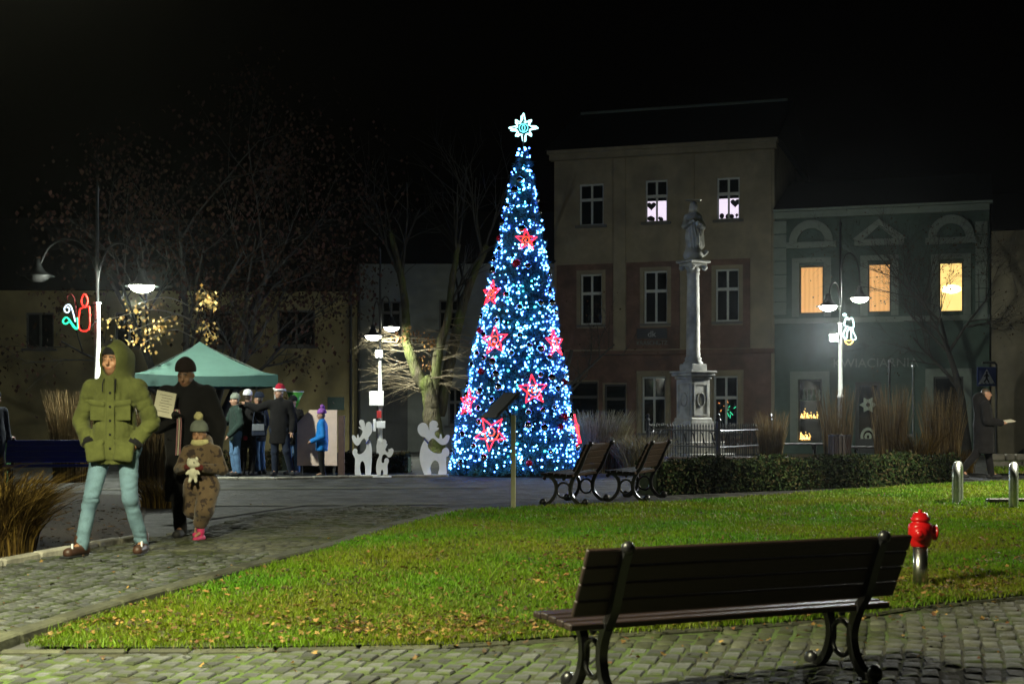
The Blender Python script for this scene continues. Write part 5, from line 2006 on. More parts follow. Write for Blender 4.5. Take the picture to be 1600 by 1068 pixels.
def flat_bench(px, py, y, length, rz, label):
    z_ = CAM_H + (HOR - py) * y / F
    root = empty('backless_bench', ((px - 800) * y / F, y, 0), rz, label, 'bench', 'backless benches by the fence')
    for k in range(4):
        MB().cbox((0, -.18 + k * .12, z_ - .02), (length, .11, .04), .006).build('seat_slat', M['wood'], root)
    for x in (-length * .33, length * .33):
        mb = MB()
        for s_ in (-1, 1):
            p = smooth_curve([(x, s_ * .2, z_ - .05), (x, s_ * .08, z_ * .6), (x, s_ * .07, z_ * .35), (x, s_ * .22, .03)], 5)
            mb.tube(p, .03, 8)
        mb.tube([(x, -.21, z_ - .055), (x, .21, z_ - .055)], .025, 8)
        mb.build('leg', M['iron'], root, True)
    return root
flat_bench(1136, 713, 27.3, 2.35, R(4), 'long low dark bench just behind the hedge, left part')
flat_bench(1238, 692, 36.2, 1.7, 0, 'backless bench in front of the lit shop window')
flat_bench(1356, 697, 35.2, .85, R(-6), 'short backless bench right of the dark litter bin')

# ------------------------------------------------------------------ litter bin
y = 30.0
zt_ = 1.2 + (652 - 681) * y / F
bn = empty('litter_bin', ((1312 - 800) * y / F, y, 0), 0, 'dark slatted round litter bin behind the hedge', 'litter bin')
MB().lathe([(.2, 0), (.2, zt_ - .03)], 20).build('liner', M['black'], bn)
for k in range(18):
    a = 2 * PI * k / 18
    MB().cbox((.225 * math.cos(a), .225 * math.sin(a), zt_ / 2), (.025, .066, zt_), .004, Matrix.Rotation(a, 3, 'Z')).build('slat', M['wood'], bn)
MB().lathe([(.2, zt_ + .002), (.24, zt_ + .002), (.24, zt_ + .03), (.2, zt_ + .03)], 20).build('rim', M['iron'], bn)

# ------------------------------------------------------------------ red hydrant
g = G(1438, 922)
hy = empty('fire_hydrant', g, R(25), 'red fire hydrant head on a shiny steel pipe beside the foreground bench', 'hydrant')
MB().lathe([(.054, -.02), (.054, .335)], 24).build('pipe', M['steel'], hy, True)
mb = MB()
mb.lathe([(.062, .33), (.07, .335), (.074, .36), (.084, .38), (.09, .4), (.09, .48), (.084, .5), (.062, .512), (.062, .522), (.072, .525), (.072, .545), (.06, .555), (.05, .585), (.001, .59)], 28)
head = mb.build('head', M['red'], hy, True)
for a, f_ in ((-2.35, 1.0), (-.3, .62)):
    rt = Matrix.Rotation(a, 3, 'Z') @ Matrix.Diagonal((1, f_, 1))
    mb = MB()
    mb.tube([rt @ Vector((.05, 0, .44)), rt @ Vector((.1, 0, .435)), rt @ Vector((.104, 0, .435))], [.045, .05, .05], 18)
    mb.tube([rt @ Vector((.105, 0, .435)), rt @ Vector((.12, 0, .434))], [.058, .058], 18)
    mb.tube([rt @ Vector((.121, 0, .434)), rt @ Vector((.134, 0, .433))], [.03, .024], 6)
    mb.build('outlet_cap', M['red'], hy, True)
MB().tube([(0, 0, .591), (0, 0, .608)], .016, 5).build('spindle', M['red'], hy)

# ------------------------------------------------------------------ steel hoops on the lawn
for px, py, top, lab, rz in ((1494, 790, 727, 'left steel hoop standing in the lawn at the right', R(69)), (1583, 797, 729, 'right steel hoop standing in the lawn at the right edge', R(69.5))):
    g = G(px, py)
    hgt = (py - top) * g.y / F
    root = empty('steel_hoop', (g.x, g.y, 0), rz, lab, 'bike stand', 'steel hoops on the lawn')
    w = .62
    pts = [(0, 0, 0), (0, 0, hgt * .55), (.02, 0, hgt * .8), (.13, 0, hgt * .97), (w / 2, 0, hgt), (w - .13, 0, hgt * .97), (w - .02, 0, hgt * .8), (w, 0, hgt * .55), (w, 0, 0)]
    MB().tube(smooth_curve(pts, 5), .056, 14).build('tube', M['galv'], root, True)
    for x in (0, w):
        MB().lathe([(.09, .02), (.09, .036), (.06, .045)], 14, (x, 0, 0)).build('foot_plate', M['galv'], root)
a = G(1542, 790); b = G(1640, 790)
o = MB().cbox((0, 0, .06), ((b - a).length, .14, .09), .01).build('timber_beam', M['wood'])
o.location = (a + b) / 2 + Vector((0, 0, .0))
tag(o, 'dark timber beam lying on the grass behind the right steel hoop', 'beam')

# ------------------------------------------------------------------ information board
g = G(802, 798)
ib = empty('information_board', g, 0, 'tilted information board on a pale post in front of the Christmas tree', 'sign')
k_ = g.y / F
M['pale_post'] = mat('pale_yellow_post', (.62, .6, .38), .5, var=.1)
MB().cbox((0, 0, .61), (.06, .05, 1.24), .006).build('post', M['pale_post'], ib)
rot = Matrix.Rotation(R(24), 3, 'Z') @ Matrix.Rotation(R(-44), 3, 'Y')
MB().cbox((-.16, .0, 1.36), (.46, .5, .025), .004, rot).build('panel', mat('dark_grey_panel', (.05, .05, .055), .5), ib)
MB().cbox(Vector((-.16, .0, 1.36)) + rot @ Vector((0, 0, .016)), (.42, .46, .006), .002, rot).build('printed_sheet', mat('printed_sheet', (.07, .07, .07), .5, var=.4, scale=30), ib)
MB().tube([(0, 0, 1.18), (-.12, 0, 1.36)], .02, 8).build('bracket', M['pole_dark'], ib)

# ------------------------------------------------------------------ pedestrian crossing sign
y = 37.0
k_ = y / F
ps = empty('crossing_sign', ((1541 - 800) * k_, y, 0), 0, 'blue square pedestrian crossing sign above the person in black', 'sign')
zc = 1.2 + (652 - 588) * k_
MB().tube([(.26, 0, 0), (.26, 0, zc + .32), (.22, 0, zc + .36), (-.1, 0, zc + .36)], .03, 10).build('post', M['pole_dark'], ps)
MB().cbox((0, -.02, zc), (.5, .02, .5), .006).build('plate', mat('sign_blue', (.01, .035, .16), .45, var=.1), ps)
MB().prism([(-.21, zc - .19), (.21, zc - .19), (0, zc + .2)], .006, 'xz', -.036).build('white_triangle', mat('sign_white', (.55, .56, .55), .5, var=.05), ps)
mb = MB()
def bar(a, b, w):
    a = Vector((a[0], 0, a[1])); b = Vector((b[0], 0, b[1]))
    d = (b - a).normalized(); n_ = Vector((-d.z, 0, d.x)) * w / 2
    mb.prism([(p.x, p.z + zc) for p in (a + n_, a - n_, b - n_, b + n_)], .004, 'xz', -.043)
bar((0, .08), (-.005, -.05), .06); bar((-.005, -.05), (-.07, -.15), .035); bar((0, -.05), (.06, -.15), .035); bar((0, .07), (-.07, 0), .025); bar((0, .07), (.06, .0), .025)
mb.sphere((0, -.043, zc + .11), .028, 10, 6, (1, .1, 1))
for k in range(4):
    bar((-.15 + k * .1, -.175), (-.11 + k * .1, -.175), .016)
mb.build('pedestrian_symbol', M['black'], ps)

# ------------------------------------------------------------------ thin posts by the flower shop
for px, top, y, lab in ((1390, 566, 34.5, 'thin dark metal post with a bright knob, left one by the flower shop'), (1427, 574, 34.0, 'thin pale metal post with a small plate, right one by the flower shop')):
    k_ = y / F
    root = empty('metal_post', ((px - 800) * k_, y, 0), 0, lab, 'post')
    z_ = 1.2 + (652 - top) * k_
    MB().tube([(0, 0, 0), (0, 0, z_)], .022, 10).build('rod', M['galv'] if px > 1400 else M['pole_dark'], root)
    s = MB(); s.sphere((0, 0, z_ + .03), .04, 12, 8); s.build('knob', M['steel'], root, True)
    if px > 1400:
        MB().cbox((-.1, -.03, 1.2 + (652 - 680) * k_), (.14, .02, .06), .003).build('plate', M['white'], root)

# ------------------------------------------------------------------ low stone wall at the right edge
w0 = empty('stone_wall', (P(1545, 652, 33).x, 33.0, 0), R(-4), 'low wall of pale stones beyond the grass at the right edge', 'wall')
q = random.Random(2)
for row in range(2):
    x = 0
    while x < 3.4:
        L_ = q.uniform(.22, .5)
        MB().cbox((x + L_ / 2, q.uniform(-.02, .02), .11 + row * .17), (L_ - .02, .3, .155), .03).build('stone', M['stone'], w0)
        x += L_

# ------------------------------------------------------------------ green gazebo
ty = 31.5
gz = empty('gazebo', (P(312, 652, ty).x, ty, 0), R(18), 'green pop-up gazebo with a peaked canopy at the left of the square', 'gazebo')
M['canopy'] = mat('green_canopy_cloth', (.25, .47, .4), .6, var=.1, scale=3, bump=.15, bscale=8, trans=.12)
he, hp_, hv = 2.12, 2.88, .26
R0 = 1.5
mb = MB()
N_ = 12
ring = []
for i in range(N_ + 1):
    t = i / N_
    z_ = he + (hp_ - he) * (1 - t) ** 1.45
    s = R0 * t
    pts = []
    for e in range(4):
        c0 = [(-1, -1), (1, -1), (1, 1), (-1, 1)][e]; c1 = [(1, -1), (1, 1), (-1, 1), (-1, -1)][e]
        for j in range(6):
            u = j / 6
            sag = .05 * math.sin(PI * u) * t
            pts.append(((c0[0] + (c1[0] - c0[0]) * u) * s, (c0[1] + (c1[1] - c0[1]) * u) * s, z_ - sag))
    ring.append(pts)
V = [v for p in ring for v in p]
Fq = []
for i in range(N_):
    for j in range(24):
        j2 = (j + 1) % 24
        Fq.append((i * 24 + j, i * 24 + j2, (i + 1) * 24 + j2, (i + 1) * 24 + j))
mb.add(V, Fq)
mb.build('canopy', M['canopy'], gz)
mb = MB()
for e in range(4):
    c0 = [(-1, -1), (1, -1), (1, 1), (-1, 1)][e]; c1 = [(1, -1), (1, 1), (-1, 1), (-1, -1)][e]
    for j in range(6):
        u0_, u1_ = j / 6, (j + 1) / 6
        f = 1.003
        P0 = [(c0[0] + (c1[0] - c0[0]) * u) * R0 * f for u in (u0_, u1_)]
        P1 = [(c0[1] + (c1[1] - c0[1]) * u) * R0 * f for u in (u0_, u1_)]
        sg = [.05 * math.sin(PI * u) for u in (u0_, u1_)]
        mb.add([(P0[0], P1[0], he - sg[0]), (P0[1], P1[1], he - sg[1]), (P0[1], P1[1], he - hv), (P0[0], P1[0], he - hv)], [(0, 1, 2, 3)])
mb.build('valance', mat('dark_green_valance', (.012, .05, .042), .7, var=.15), gz)
for sx in (-1, 1):
    for sy in (-1, 1):
        MB().cbox((sx * 1.45, sy * 1.45, 1.02), (.04, .04, 2.04), .004).build('leg', M['frame'], gz)
mb = MB()
for e in range(4):
    c0 = [(-1, -1), (1, -1), (1, 1), (-1, 1)][e]; c1 = [(1, -1), (1, 1), (-1, 1), (-1, -1)][e]
    mb.tube([(c0[0] * 1.45, c0[1] * 1.45, 1.98), ((c0[0] + c1[0]) * .725, (c0[1] + c1[1]) * .725, 2.06), (c1[0] * 1.45, c1[1] * 1.45, 1.98)], .012, 6)
for sx in (-1, 1):
    for sy in (-1, 1):
        mb.tube([(sx * 1.45, sy * 1.45, 2.05), (0, 0, hp_ - .04)], .012, 6)
mb.build('frame', M['galv'], gz)

# pale board, brown post and green lantern beside the gazebo
y = 29.65
k_ = y / F
pb = empty('pale_board', ((496 - 800) * k_, y, 0), 0, 'pale pink board standing behind the child in the blue jacket', 'board')
zb, zt_ = .2, 1.2 + (652 - 640) * k_
MB().prism([(-.42, zb), (.41, zb), (.41, zt_), (-.16, zt_), (-.42, zt_ - .27)], .03, 'xz').build('panel', mat('pale_pink_paint', (.72, .56, .48), .7, var=.08), pb)
for x in (-.34, .34):
    MB().cbox((x, .06, .5), (.05, .05, 1.0), .004).build('leg', M['dark_frame'], pb)
MB().cbox((.5, .02, .62), (.13, .08, 1.24), .006).build('side_post', mat('brown_post', (.08, .045, .035), .7), pb)
y = 31.2
k_ = y / F
gl = empty('green_lantern', ((461 - 800) * k_, y, 0), 0, 'green cone-shaped lantern on a thin stake beside the Santa hat', 'lantern')
zc = 1.2 + (652 - 612) * k_
MB().lathe([(.03, zc - .34), (.06, zc - .3), (.19, zc), (.185, zc), (.05, zc - .29)], 20, cap=False).build('cone', mat('green_plastic', (.08, .35, .05), .4, var=.1, trans=.4), gl, True)
MB().tube([(0, 0, 0), (0, 0, zc - .3)], .012, 6).build('stake', M['pole_dark'], gl)
MB().lathe([(.19, zc - .005), (.2, zc + .012), (.18, zc + .012)], 20, cap=False).build('rim', M['white'], gl)
s = MB(); s.sphere((0, 0, zc - .08), .05, 10, 8); s.build('bulb', emit('green_lantern_bulb', (.35, 1, .25), 3), gl)
# green container at the left edge
y = 24.0
k_ = y / F
go = empty('green_container', ((2 - 800) * k_, y, 0), 0, 'small green container with a dark rim cut off by the left edge', 'container')
MB().cbox((0, 0, .42), (.3, .36, .84), .02).build('body', mat('green_container_paint', (.03, .16, .06), .5), go)
MB().cbox((0, 0, .86), (.34, .4, .04), .01).build('rim', mat('red_brown_rim', (.1, .02, .02), .5), go)
# ------------------------------------------------------------------ people
def cloth(name, col, rough=.95, spec=.12, var=.18, scale=14, bump=.35, bscale=60, sh=.04, **k):
    return mat(name, col, rough, var=var, scale=scale, bump=bump, bscale=bscale, spec=spec, sheen=sh, bdist=.004, **k)
M['skin'] = mat('skin', (1, 1, 1), .55, var=.0, attr='Col')
M['parka'] = cloth('olive_parka_cloth', (.066, .074, .022), var=.3, scale=6, bump=.6, bscale=45, blotch=((.045, .05, .015), 3.2, .5, .75))
M['parka_dark'] = cloth('black_lining', (.008, .008, .009))
M['jeans'] = cloth('light_blue_denim', (.13, .215, .27), scale=9, var=.35, bump=.7, bscale=30, blotch=((.075, .125, .17), 4.5, .48, .7))
M['jeans_dark'] = cloth('blue_denim', (.09, .17, .3), scale=6, var=.3)
M['brown_leather'] = mat('brown_leather', (.05, .022, .013), .5, var=.3, scale=10)
M['coat_black'] = cloth('black_coat_cloth', (.009, .0085, .009))
M['beanie_dark'] = cloth('dark_brown_knit', (.022, .013, .010), bscale=90)
M['beanie_grey'] = cloth('grey_rib_knit', (.17, .19, .16), bscale=40)
M['pompom'] = cloth('cream_pompom', (.55, .5, .25))
M['suit'] = mat('brown_spotted_snowsuit', (.13, .085, .045), .9, var=.15, scale=10, blotch=((.035, .02, .015), 16, .54, .58), bump=.3, bscale=50, sheen=.2, bdist=.004)
M['mitten'] = cloth('dark_red_mitten', (.11, .022, .02))
M['pink'] = cloth('pink_boot', (.6, .05, .16), .5)
M['plush'] = cloth('white_plush', (.6, .58, .45), bscale=90)
M['paper'] = mat('book_paper', (.5, .47, .36), .8, var=.08, scale=10)
M['santa'] = cloth('santa_red', (.3, .012, .03))
M['fur'] = cloth('white_fur', (.6, .6, .62), bscale=90)
M['blue_jacket'] = cloth('bright_blue_jacket', (.01, .16, .5), .6)
M['purple'] = cloth('purple_knit', (.28, .1, .42), bscale=60)
M['green_dark'] = cloth('dark_green_jacket', (.02, .035, .03))
M['navy'] = cloth('navy_jacket', (.015, .02, .035))

def lerp(a, b, t):
    return tuple(a[i] + (b[i] - a[i]) * t for i in range(3))

def pose(H=1.78, **kw):
    """joints of a standing figure facing -y; Rt is the side seen on the left of the picture when it faces us"""
    J = dict(hipR=(-.1, 0, .93), kneeR=(-.11, -.02, .5), ankR=(-.11, .03, .09), toeR=(-.13, -.14, .045),
             hipL=(.1, 0, .93), kneeL=(.11, -.02, .5), ankL=(.11, .03, .09), toeL=(.13, -.14, .045),
             shR=(-.185, 0, 1.43), elR=(-.27, .03, 1.15), wrR=(-.26, -.07, .9), shL=(.185, 0, 1.43), elL=(.27, .03, 1.15), wrL=(.26, -.07, .9),
             neck=(0, .01, 1.47), head=(0, -.015, 1.655))
    k = H / 1.78
    J = {a: tuple(c * k for c in v) for a, v in J.items()}
    J.update({a: tuple(v) for a, v in kw.items()})
    J['k'] = k
    return J

def bounds(J, m):
    a = np.array([v for n, v in J.items() if n != 'k'])
    return a.min(0) - m, a.max(0) + m

def body(root, J, h=.014, yaw=0.0, pitch=0.0, skin=(.36, .19, .12), hair=(.03, .02, .012), beard=0.0, hs=1.0, curl=(0, -.35, -.25)):
    k = J['k']
    lo, hi = bounds(J, .2)
    lo[2] = -.01; hi[2] += .06
    s = SDF(lo, hi, h)
    hd = Vector(J['head'])
    RM = Matrix.Rotation(yaw, 3, 'Z') @ Matrix.Rotation(pitch, 3, 'X')
    kh = max(k, .82) * hs if k < .8 else k * hs
    T = lambda x, y, z: tuple(hd + RM @ (Vector((x, y, z)) * kh))
    s.cap((J['hipR'][0] * .7, J['hipR'][1], J['hipR'][2] + .03), (J['hipL'][0] * .7, J['hipL'][1], J['hipL'][2] + .03), .1 * k, .1 * k, .04)
    pm = lerp(J['hipR'], J['hipL'], .5)
    s.cap((pm[0], pm[1], pm[2] + .06 * k), (J['neck'][0], J['neck'][1], J['neck'][2] - .1 * k), .12 * k, .135 * k, .05, (1, .72, 1))
    s.cap(J['shR'], J['shL'], .055 * k, .055 * k, .05)
    s.cap(J['neck'], T(0, .01, -.04), .055 * k, .052 * kh, .02)
    for sd in 'RL':
        s.cap(J['sh' + sd], J['el' + sd], .05 * k, .04 * k, .02)
        s.cap(J['el' + sd], J['wr' + sd], .04 * k, .028 * k, .015)
        # hand: palm, four fingers of different length and a thumb leaving the side of the palm
        w = Vector(J['wr' + sd]); d = (w - Vector(J['el' + sd])).normalized()
        side = d.cross(Vector((0, 0, 1)))
        side = side.normalized() if side.length > .05 else Vector((1, 0, 0))
        pal = w + d * .075 * k
        s.cap(w, pal, .03 * k, .036 * k, .012, )
        cv = Vector(curl)
        for i, (o, L_) in enumerate(((-.03, .065), (-.01, .08), (.011, .075), (.03, .06))):
            a = pal + side * o * k
            b = a + (d + cv * .25).normalized() * L_ * .55 * k
            c = b + (d + cv).normalized() * L_ * .55 * k
            s.cap(a, b, .0105 * k, .0095 * k, .004); s.cap(b, c, .0095 * k, .008 * k, .004)
        a = w + d * .025 * k + side * .03 * k * (-1 if sd == 'R' else 1)
        b = a + (d * .6 + side * (-.7 if sd == 'R' else .7) + cv * .3).normalized() * .05 * k
        s.cap(a, b, .012 * k, .010 * k, .006)
        s.cap(J['hip' + sd], J['knee' + sd], .08 * k, .052 * k, .03)
        s.cap(J['knee' + sd], J['ank' + sd], .05 * k, .035 * k, .02)
        s.cap(J['ank' + sd], J['toe' + sd], .03 * k, .022 * k, .01)
    # head
    hr = np.array((.074, .092, .112)) * kh
    s.ell(T(0, .005, .012), hr, .02)
    s.ell(T(0, -.03, -.062), np.array((.052, .058, .06)) * kh, .025)
    s.cap(T(0, -.088, .02), T(0, -.112, -.022), .010 * kh, .015 * kh, .008)
    for e in (-1, 1):
        s.ell(T(e * .032, -.098, .014), np.array((.02, .018, .014)) * kh, .008, mode='sub')
        s.ell(T(e * .031, -.080, .012), np.array((.014, .014, .012)) * kh, .003)
        s.cap(T(e * .014, -.09, .034), T(e * .05, -.08, .032), .009 * kh, .008 * kh, .006)
        s.ell(T(e * .076, .012, -.004), np.array((.012, .022, .032)) * kh, .005)
        s.ell(T(e * .04, -.068, -.028), np.array((.022, .02, .02)) * kh, .02)
    s.cap(T(-.018, -.086, -.06), T(.018, -.086, -.06), .009 * kh, .009 * kh, .006)
    me, v = s.mesh('body')
    # flesh, brows, eyes, lips and stubble are the skin's own colours
    RI = np.array(RM.transposed())
    L_ = ((v - np.array(hd)) @ RI.T) / kh
    c = np.tile(np.array(skin), (len(v), 1))
    dist = lambda x, y, z, sx=1, sz=1: np.sqrt(((np.abs(L_[:, 0]) - x) / sx) ** 2 + (L_[:, 1] - y) ** 2 + ((L_[:, 2] - z) / sz) ** 2)
    if beard:
        m_ = (L_[:, 1] < .02) & (L_[:, 1] > -.101) & (L_[:, 2] < -.05) & (L_[:, 2] > -.14)
        c[m_] = c[m_] * (1 - beard) + np.array(hair) * beard
    c[dist(.032, -.092, .036, 2.2, .8) < .012] = hair
    c[dist(.031, -.094, .013, 1.5, .9) < .0085] = (.02, .015, .012)
    c[dist(0, -.093, -.06, 2.4, .8) < .011] = np.array(skin) * np.array((.85, .5, .5))
    hm = ((L_[:, 2] > .05) & (L_[:, 2] < .3)) | ((L_[:, 1] > .03) & (L_[:, 2] > -.06))
    hm &= (np.abs(L_[:, 0]) < .09) & (np.abs(L_[:, 1]) < .12)
    c[hm] = hair
    set_col(me, c)
    me.materials.append(M['skin'])
    return new_obj('body', me, None, root), T, kh

def trousers(root, J, m, h=.014, r=(.105, .078, .066), top=None, name='trousers', wr=.006):
    k = J['k']
    lo, hi = bounds({a: J[a] for a in ('hipR', 'hipL', 'kneeR', 'kneeL', 'ankR', 'ankL')}, .2)
    lo[2] = 0.0
    s = SDF(lo, hi, h)
    s.cap(J['hipR'], J['hipL'], .12 * k, .12 * k, .03)
    for sd in 'RL':
        a = J['ank' + sd]
        s.cap(J['hip' + sd], J['knee' + sd], r[0] * k, r[1] * k, .03)
        s.cap(J['knee' + sd], (a[0], a[1], a[2] - .02), r[1] * k, r[2] * k, .03)
    s.cut_below(.045, .005)
    s.wrinkle(lambda x, y, z: (folds(x, y, z, 7, 7, 15, wr * 1.2) + folds(x, y, z, 14, 14, 27, wr * .8)) * (.35 + np.exp(-((z - .46 * k) / .13) ** 2) + .9 * np.exp(-((z - .13) / .09) ** 2) + .7 * np.exp(-((z - .8 * k) / .1) ** 2)))
    return s.build(name, m, root)[0]

def shoes(root, J, m, h=.012, name='shoe', sole=None):
    k = J['k']
    for sd in 'RL':
        a, t = np.array(J['ank' + sd]), np.array(J['toe' + sd])
        lo, hi = np.minimum(a, t) - .16, np.maximum(a, t) + .16
        z0 = min(t[2] - .045, a[2] - .09)
        s = SDF(lo, hi, h)
        d = (t - a); d[2] = 0; d = d / (np.linalg.norm(d) + 1e-6)
        heel = a - d * .05 * k
        s.cap((heel[0], heel[1], z0 + .05 * k), (t[0], t[1], z0 + .04 * k), .05 * k, .044 * k, .02)
        s.cap(a, (a[0], a[1], a[2] + .05), .058 * k, .056 * k, .02)
        s.cut_below(z0 + .004, .006)
        s.build(name, m, root)

def coat(root, J, m, hem, h=.014, rb=.2, rt=.185, arm=(.085, .075, .062), sq=.72, extra=None, name='coat', wr=.005, collar=True, zlo=None):
    k = J['k']
    lo, hi = bounds({a: v for a, v in J.items() if a in ('shR', 'shL', 'elR', 'elL', 'wrR', 'wrL', 'hipR', 'hipL', 'neck', 'head')}, .26)
    lo[2] = min(lo[2], hem - .05) if zlo is None else zlo
    s = SDF(lo, hi, h)
    pm = lerp(J['hipR'], J['hipL'], .5)
    nb = (J['neck'][0], J['neck'][1], J['neck'][2] - .16 * k)
    s.cap((pm[0], pm[1], hem - .1), (pm[0], pm[1], pm[2] + .1 * k), rb * k, (rb * .92) * k, .04, (1, sq, 1))
    s.cap((pm[0], pm[1], pm[2] + .05 * k), nb, (rb * .9) * k, rt * k, .06, (1, sq, 1))
    s.cut_below(hem, .012)
    s.cap(J['shR'], J['shL'], .085 * k, .085 * k, .06)
    if collar:
        s.cap((J['neck'][0], J['neck'][1], J['neck'][2] - .06 * k), (J['neck'][0], J['neck'][1] - .01, J['neck'][2] + .035 * k), .1 * k, .085 * k, .03)
    for sd in 'RL':
        s.cap(J['sh' + sd], J['el' + sd], arm[0] * k, arm[1] * k, .014)
        s.cap(J['el' + sd], J['wr' + sd], arm[1] * k, arm[2] * k, .012)
    s.wrinkle(lambda x, y, z: folds(x, y, z, 8, 8, 13, wr * 1.5) * (.55 + .6 * (np.abs(x) > .19 * k)) + folds(x, y, z, 19, 19, 12, wr * .9))
    if extra:
        extra(s)
    return s.build(name, m, root)[0]

def beanie(root, T, kh, m, h=.011, top=.13, pom=None, low=.035, wide=1.0, name='hat', point=0.0, back=0.012):
    c = T(0, back, .05)
    s = SDF(np.array(c) - .24, np.array(c) + .3, h)
    s.ell(T(0, back, .045), np.array((.092 * wide, .112 * wide, top)) * kh, .02)
    if point:
        s.cap(T(0, back + .01, .09), T(0, back + .02, .09 + point), .07 * kh, .025 * kh, .05)
    s.cap(T(0, back, low + .02), T(0, back, low + .045), .088 * kh * wide, .09 * kh * wide, .02, (1, 1.16, 1))
    s.cut_below(T(0, 0, low)[2], .01)
    o = s.build(name, m, root)[0]
    if pom:
        b = MB(); b.sphere(T(0, back + .01, top + .085), .055 * kh, 12, 9)
        r_ = random.Random(3)
        b.v = [tuple(np.array(v) + np.array([r_.uniform(-.008, .008) for _ in range(3)])) for v in b.v]
        b.build('pompom', pom, o, True)
    return o

def gloves(root, J, m, side='RL', h=.011, ext=.1, name='glove', fingers=True):
    k = J['k']
    for sd in side:
        w = Vector(J['wr' + sd]); d = (w - Vector(J['el' + sd])).normalized()
        sdv = d.cross(Vector((0, 0, 1)))
        sdv = sdv.normalized() if sdv.length > .05 else Vector((1, 0, 0))
        s = SDF(np.array(w) - .22, np.array(w) + .22, h)
        pal = w + d * .08 * k
        s.cap(w - d * .02, pal, .042 * k, .046 * k, .012)
        if fingers:
            for o, L_ in ((-.032, .07), (-.011, .085), (.011, .08), (.032, .065)):
                a = pal + sdv * o * k; b = a + (d + Vector((0, -.25, -.2))).normalized() * L_ * k
                s.cap(a, b, .017 * k, .014 * k, .006)
        else:
            s.cap(pal, pal + (d + Vector((0, -.2, -.1))).normalized() * .06 * k, .048 * k, .036 * k, .02)
        a = w + d * .03 * k + sdv * .035 * k * (-1 if sd == 'R' else 1)
        s.cap(a, a + (d * .7 + sdv * (-.6 if sd == 'R' else .6)).normalized() * .055 * k, .018 * k, .015 * k, .01)
        s.build(name, m, root)

def person(loc, rz, label, group=None):
    return empty('person', loc, rz, label, 'person', group)

# --- the man in the olive parka
Y0 = 12.45
k_ = Y0 / F
man = person(((180 - 800) * k_, Y0, zg(Y0)), 0, 'man in an olive green hooded parka and light jeans, hands in pockets')
J = pose(1.83, hipR=(-.11, 0, .94), kneeR=(-.185, -.1, .5), ankR=(-.275, -.08, .1), toeR=(-.33, -.26, .05),
         hipL=(.11, 0, .94), kneeL=(.135, -.03, .5), ankL=(.195, .16, .11), toeL=(.2, -.01, .05),
         shR=(-.195, 0, 1.46), elR=(-.31, .01, 1.17), wrR=(-.22, -.07, 1.01), shL=(.195, 0, 1.46), elL=(.32, .01, 1.165), wrL=(.21, -.075, 1.0),
         neck=(-.01, .0, 1.53), head=(-.02, -.02, 1.70))
bd, T, kh = body(man, J, .0095, yaw=R(-7), pitch=R(2), skin=(.34, .17, .095), hair=(.03, .018, .01), beard=.3, curl=(0, .8, -.1))
def parka(s):
    hc = np.array(T(.014, .03, .012))
    s.ell(hc, (.134, .158, .18), .03)
    s.cap((0, .02, 1.5), (0, .02, 1.56), .135, .13, .05)
    s.cap((.03, .1, 1.55), (.05, .1, 1.72), .11, .1, .05)
    s.ell(T(-.004, -.1, -.005), (.074, .16, .12), .02, mode='sub')
    s.ell(T(0, -.02, .0), (.084, .115, .13), .01, mode='sub')
    s.box((0.005, -.166, 1.2), (.07, .022, .72), .008, .012)                   # placket
    for e in (-1, 1):
        s.box((e * .115, -.158, 1.335), (.14, .024, .045), .008, .006, Matrix.Rotation(e * R(-8), 3, 'Y'))      # chest pocket flaps
        s.box((e * .115, -.146, 1.25), (.125, .02, .14), .008, .012)
        s.box((e * .125, -.172, .91), (.165, .06, .17), .025, .02, Matrix.Rotation(e * R(8), 3, 'Y'))          # hip pockets
        s.box((e * .125, -.186, .985), (.165, .02, .04), .008, .006, Matrix.Rotation(e * R(14), 3, 'Y'))
    s.cap((-.19, -.1, .985), (.19, -.1, .985), .01, .01, .01, mode='sub') if False else None
pk = coat(man, J, M['parka'], .80, .0095, rb=.195, rt=.175, arm=(.082, .074, .066), sq=.86, extra=parka, name='parka', wr=.009)
beanie(man, T, kh, M['parka_dark'], .009, top=.098, low=.055, wide=.93, name='cap')
for sd in 'RL':      # dark knitted cuffs at the pocket mouth
    w = Vector(J['wr' + sd]); d = (w - Vector(J['el' + sd])).normalized()
    MB().tube([w + d * .0, w + d * .045], [.066, .062], 16).build('cuff', M['parka_dark'], man, True)
trousers(man, J, M['jeans'], .0105, r=(.096, .066, .057), name='jeans', wr=.007)
shoes(man, J, M['brown_leather'], .01)
for sd in 'RL':      # dark pale-soled edge of each shoe
    a, t = Vector(J['ank' + sd]), Vector(J['toe' + sd])
    d = (t - a); d.z = 0; d.normalize()
    c = (a - d * .04).lerp(t, .5)
    MB().cbox((c.x, c.y, t.z - .037), ((t - a).length + .17, .094, .016), .006, Matrix.Rotation(math.atan2(d.y, d.x), 3, 'Z')).build('sole', M['sign_dark'], man)
z_ = 1.5
for e in (-1, 1):     # drawcords at the collar
    MB().tube(smooth_curve([(e * .05 - .01, -.125, 1.545), (e * .055 - .01, -.158, 1.5), (e * .052 - .01, -.172, 1.43)], 4), .0045, 5).build('drawcord', M['parka_dark'], man)
for k_i in range(5):  # press studs on the placket
    b = MB(); b.sphere((.005, -.18, 1.42 - k_i * .12), .011, 8, 6, (1, .5, 1)); b.build('press_stud', M['parka_dark'], man)
for sd in 'RL':
    a = J['toe' + sd]
    MB().box((a[0] + .03, a[1] - .0 + .02, a[2] + .05), (.012, .02, .05)).build('shoe_tab', M['white'], man)

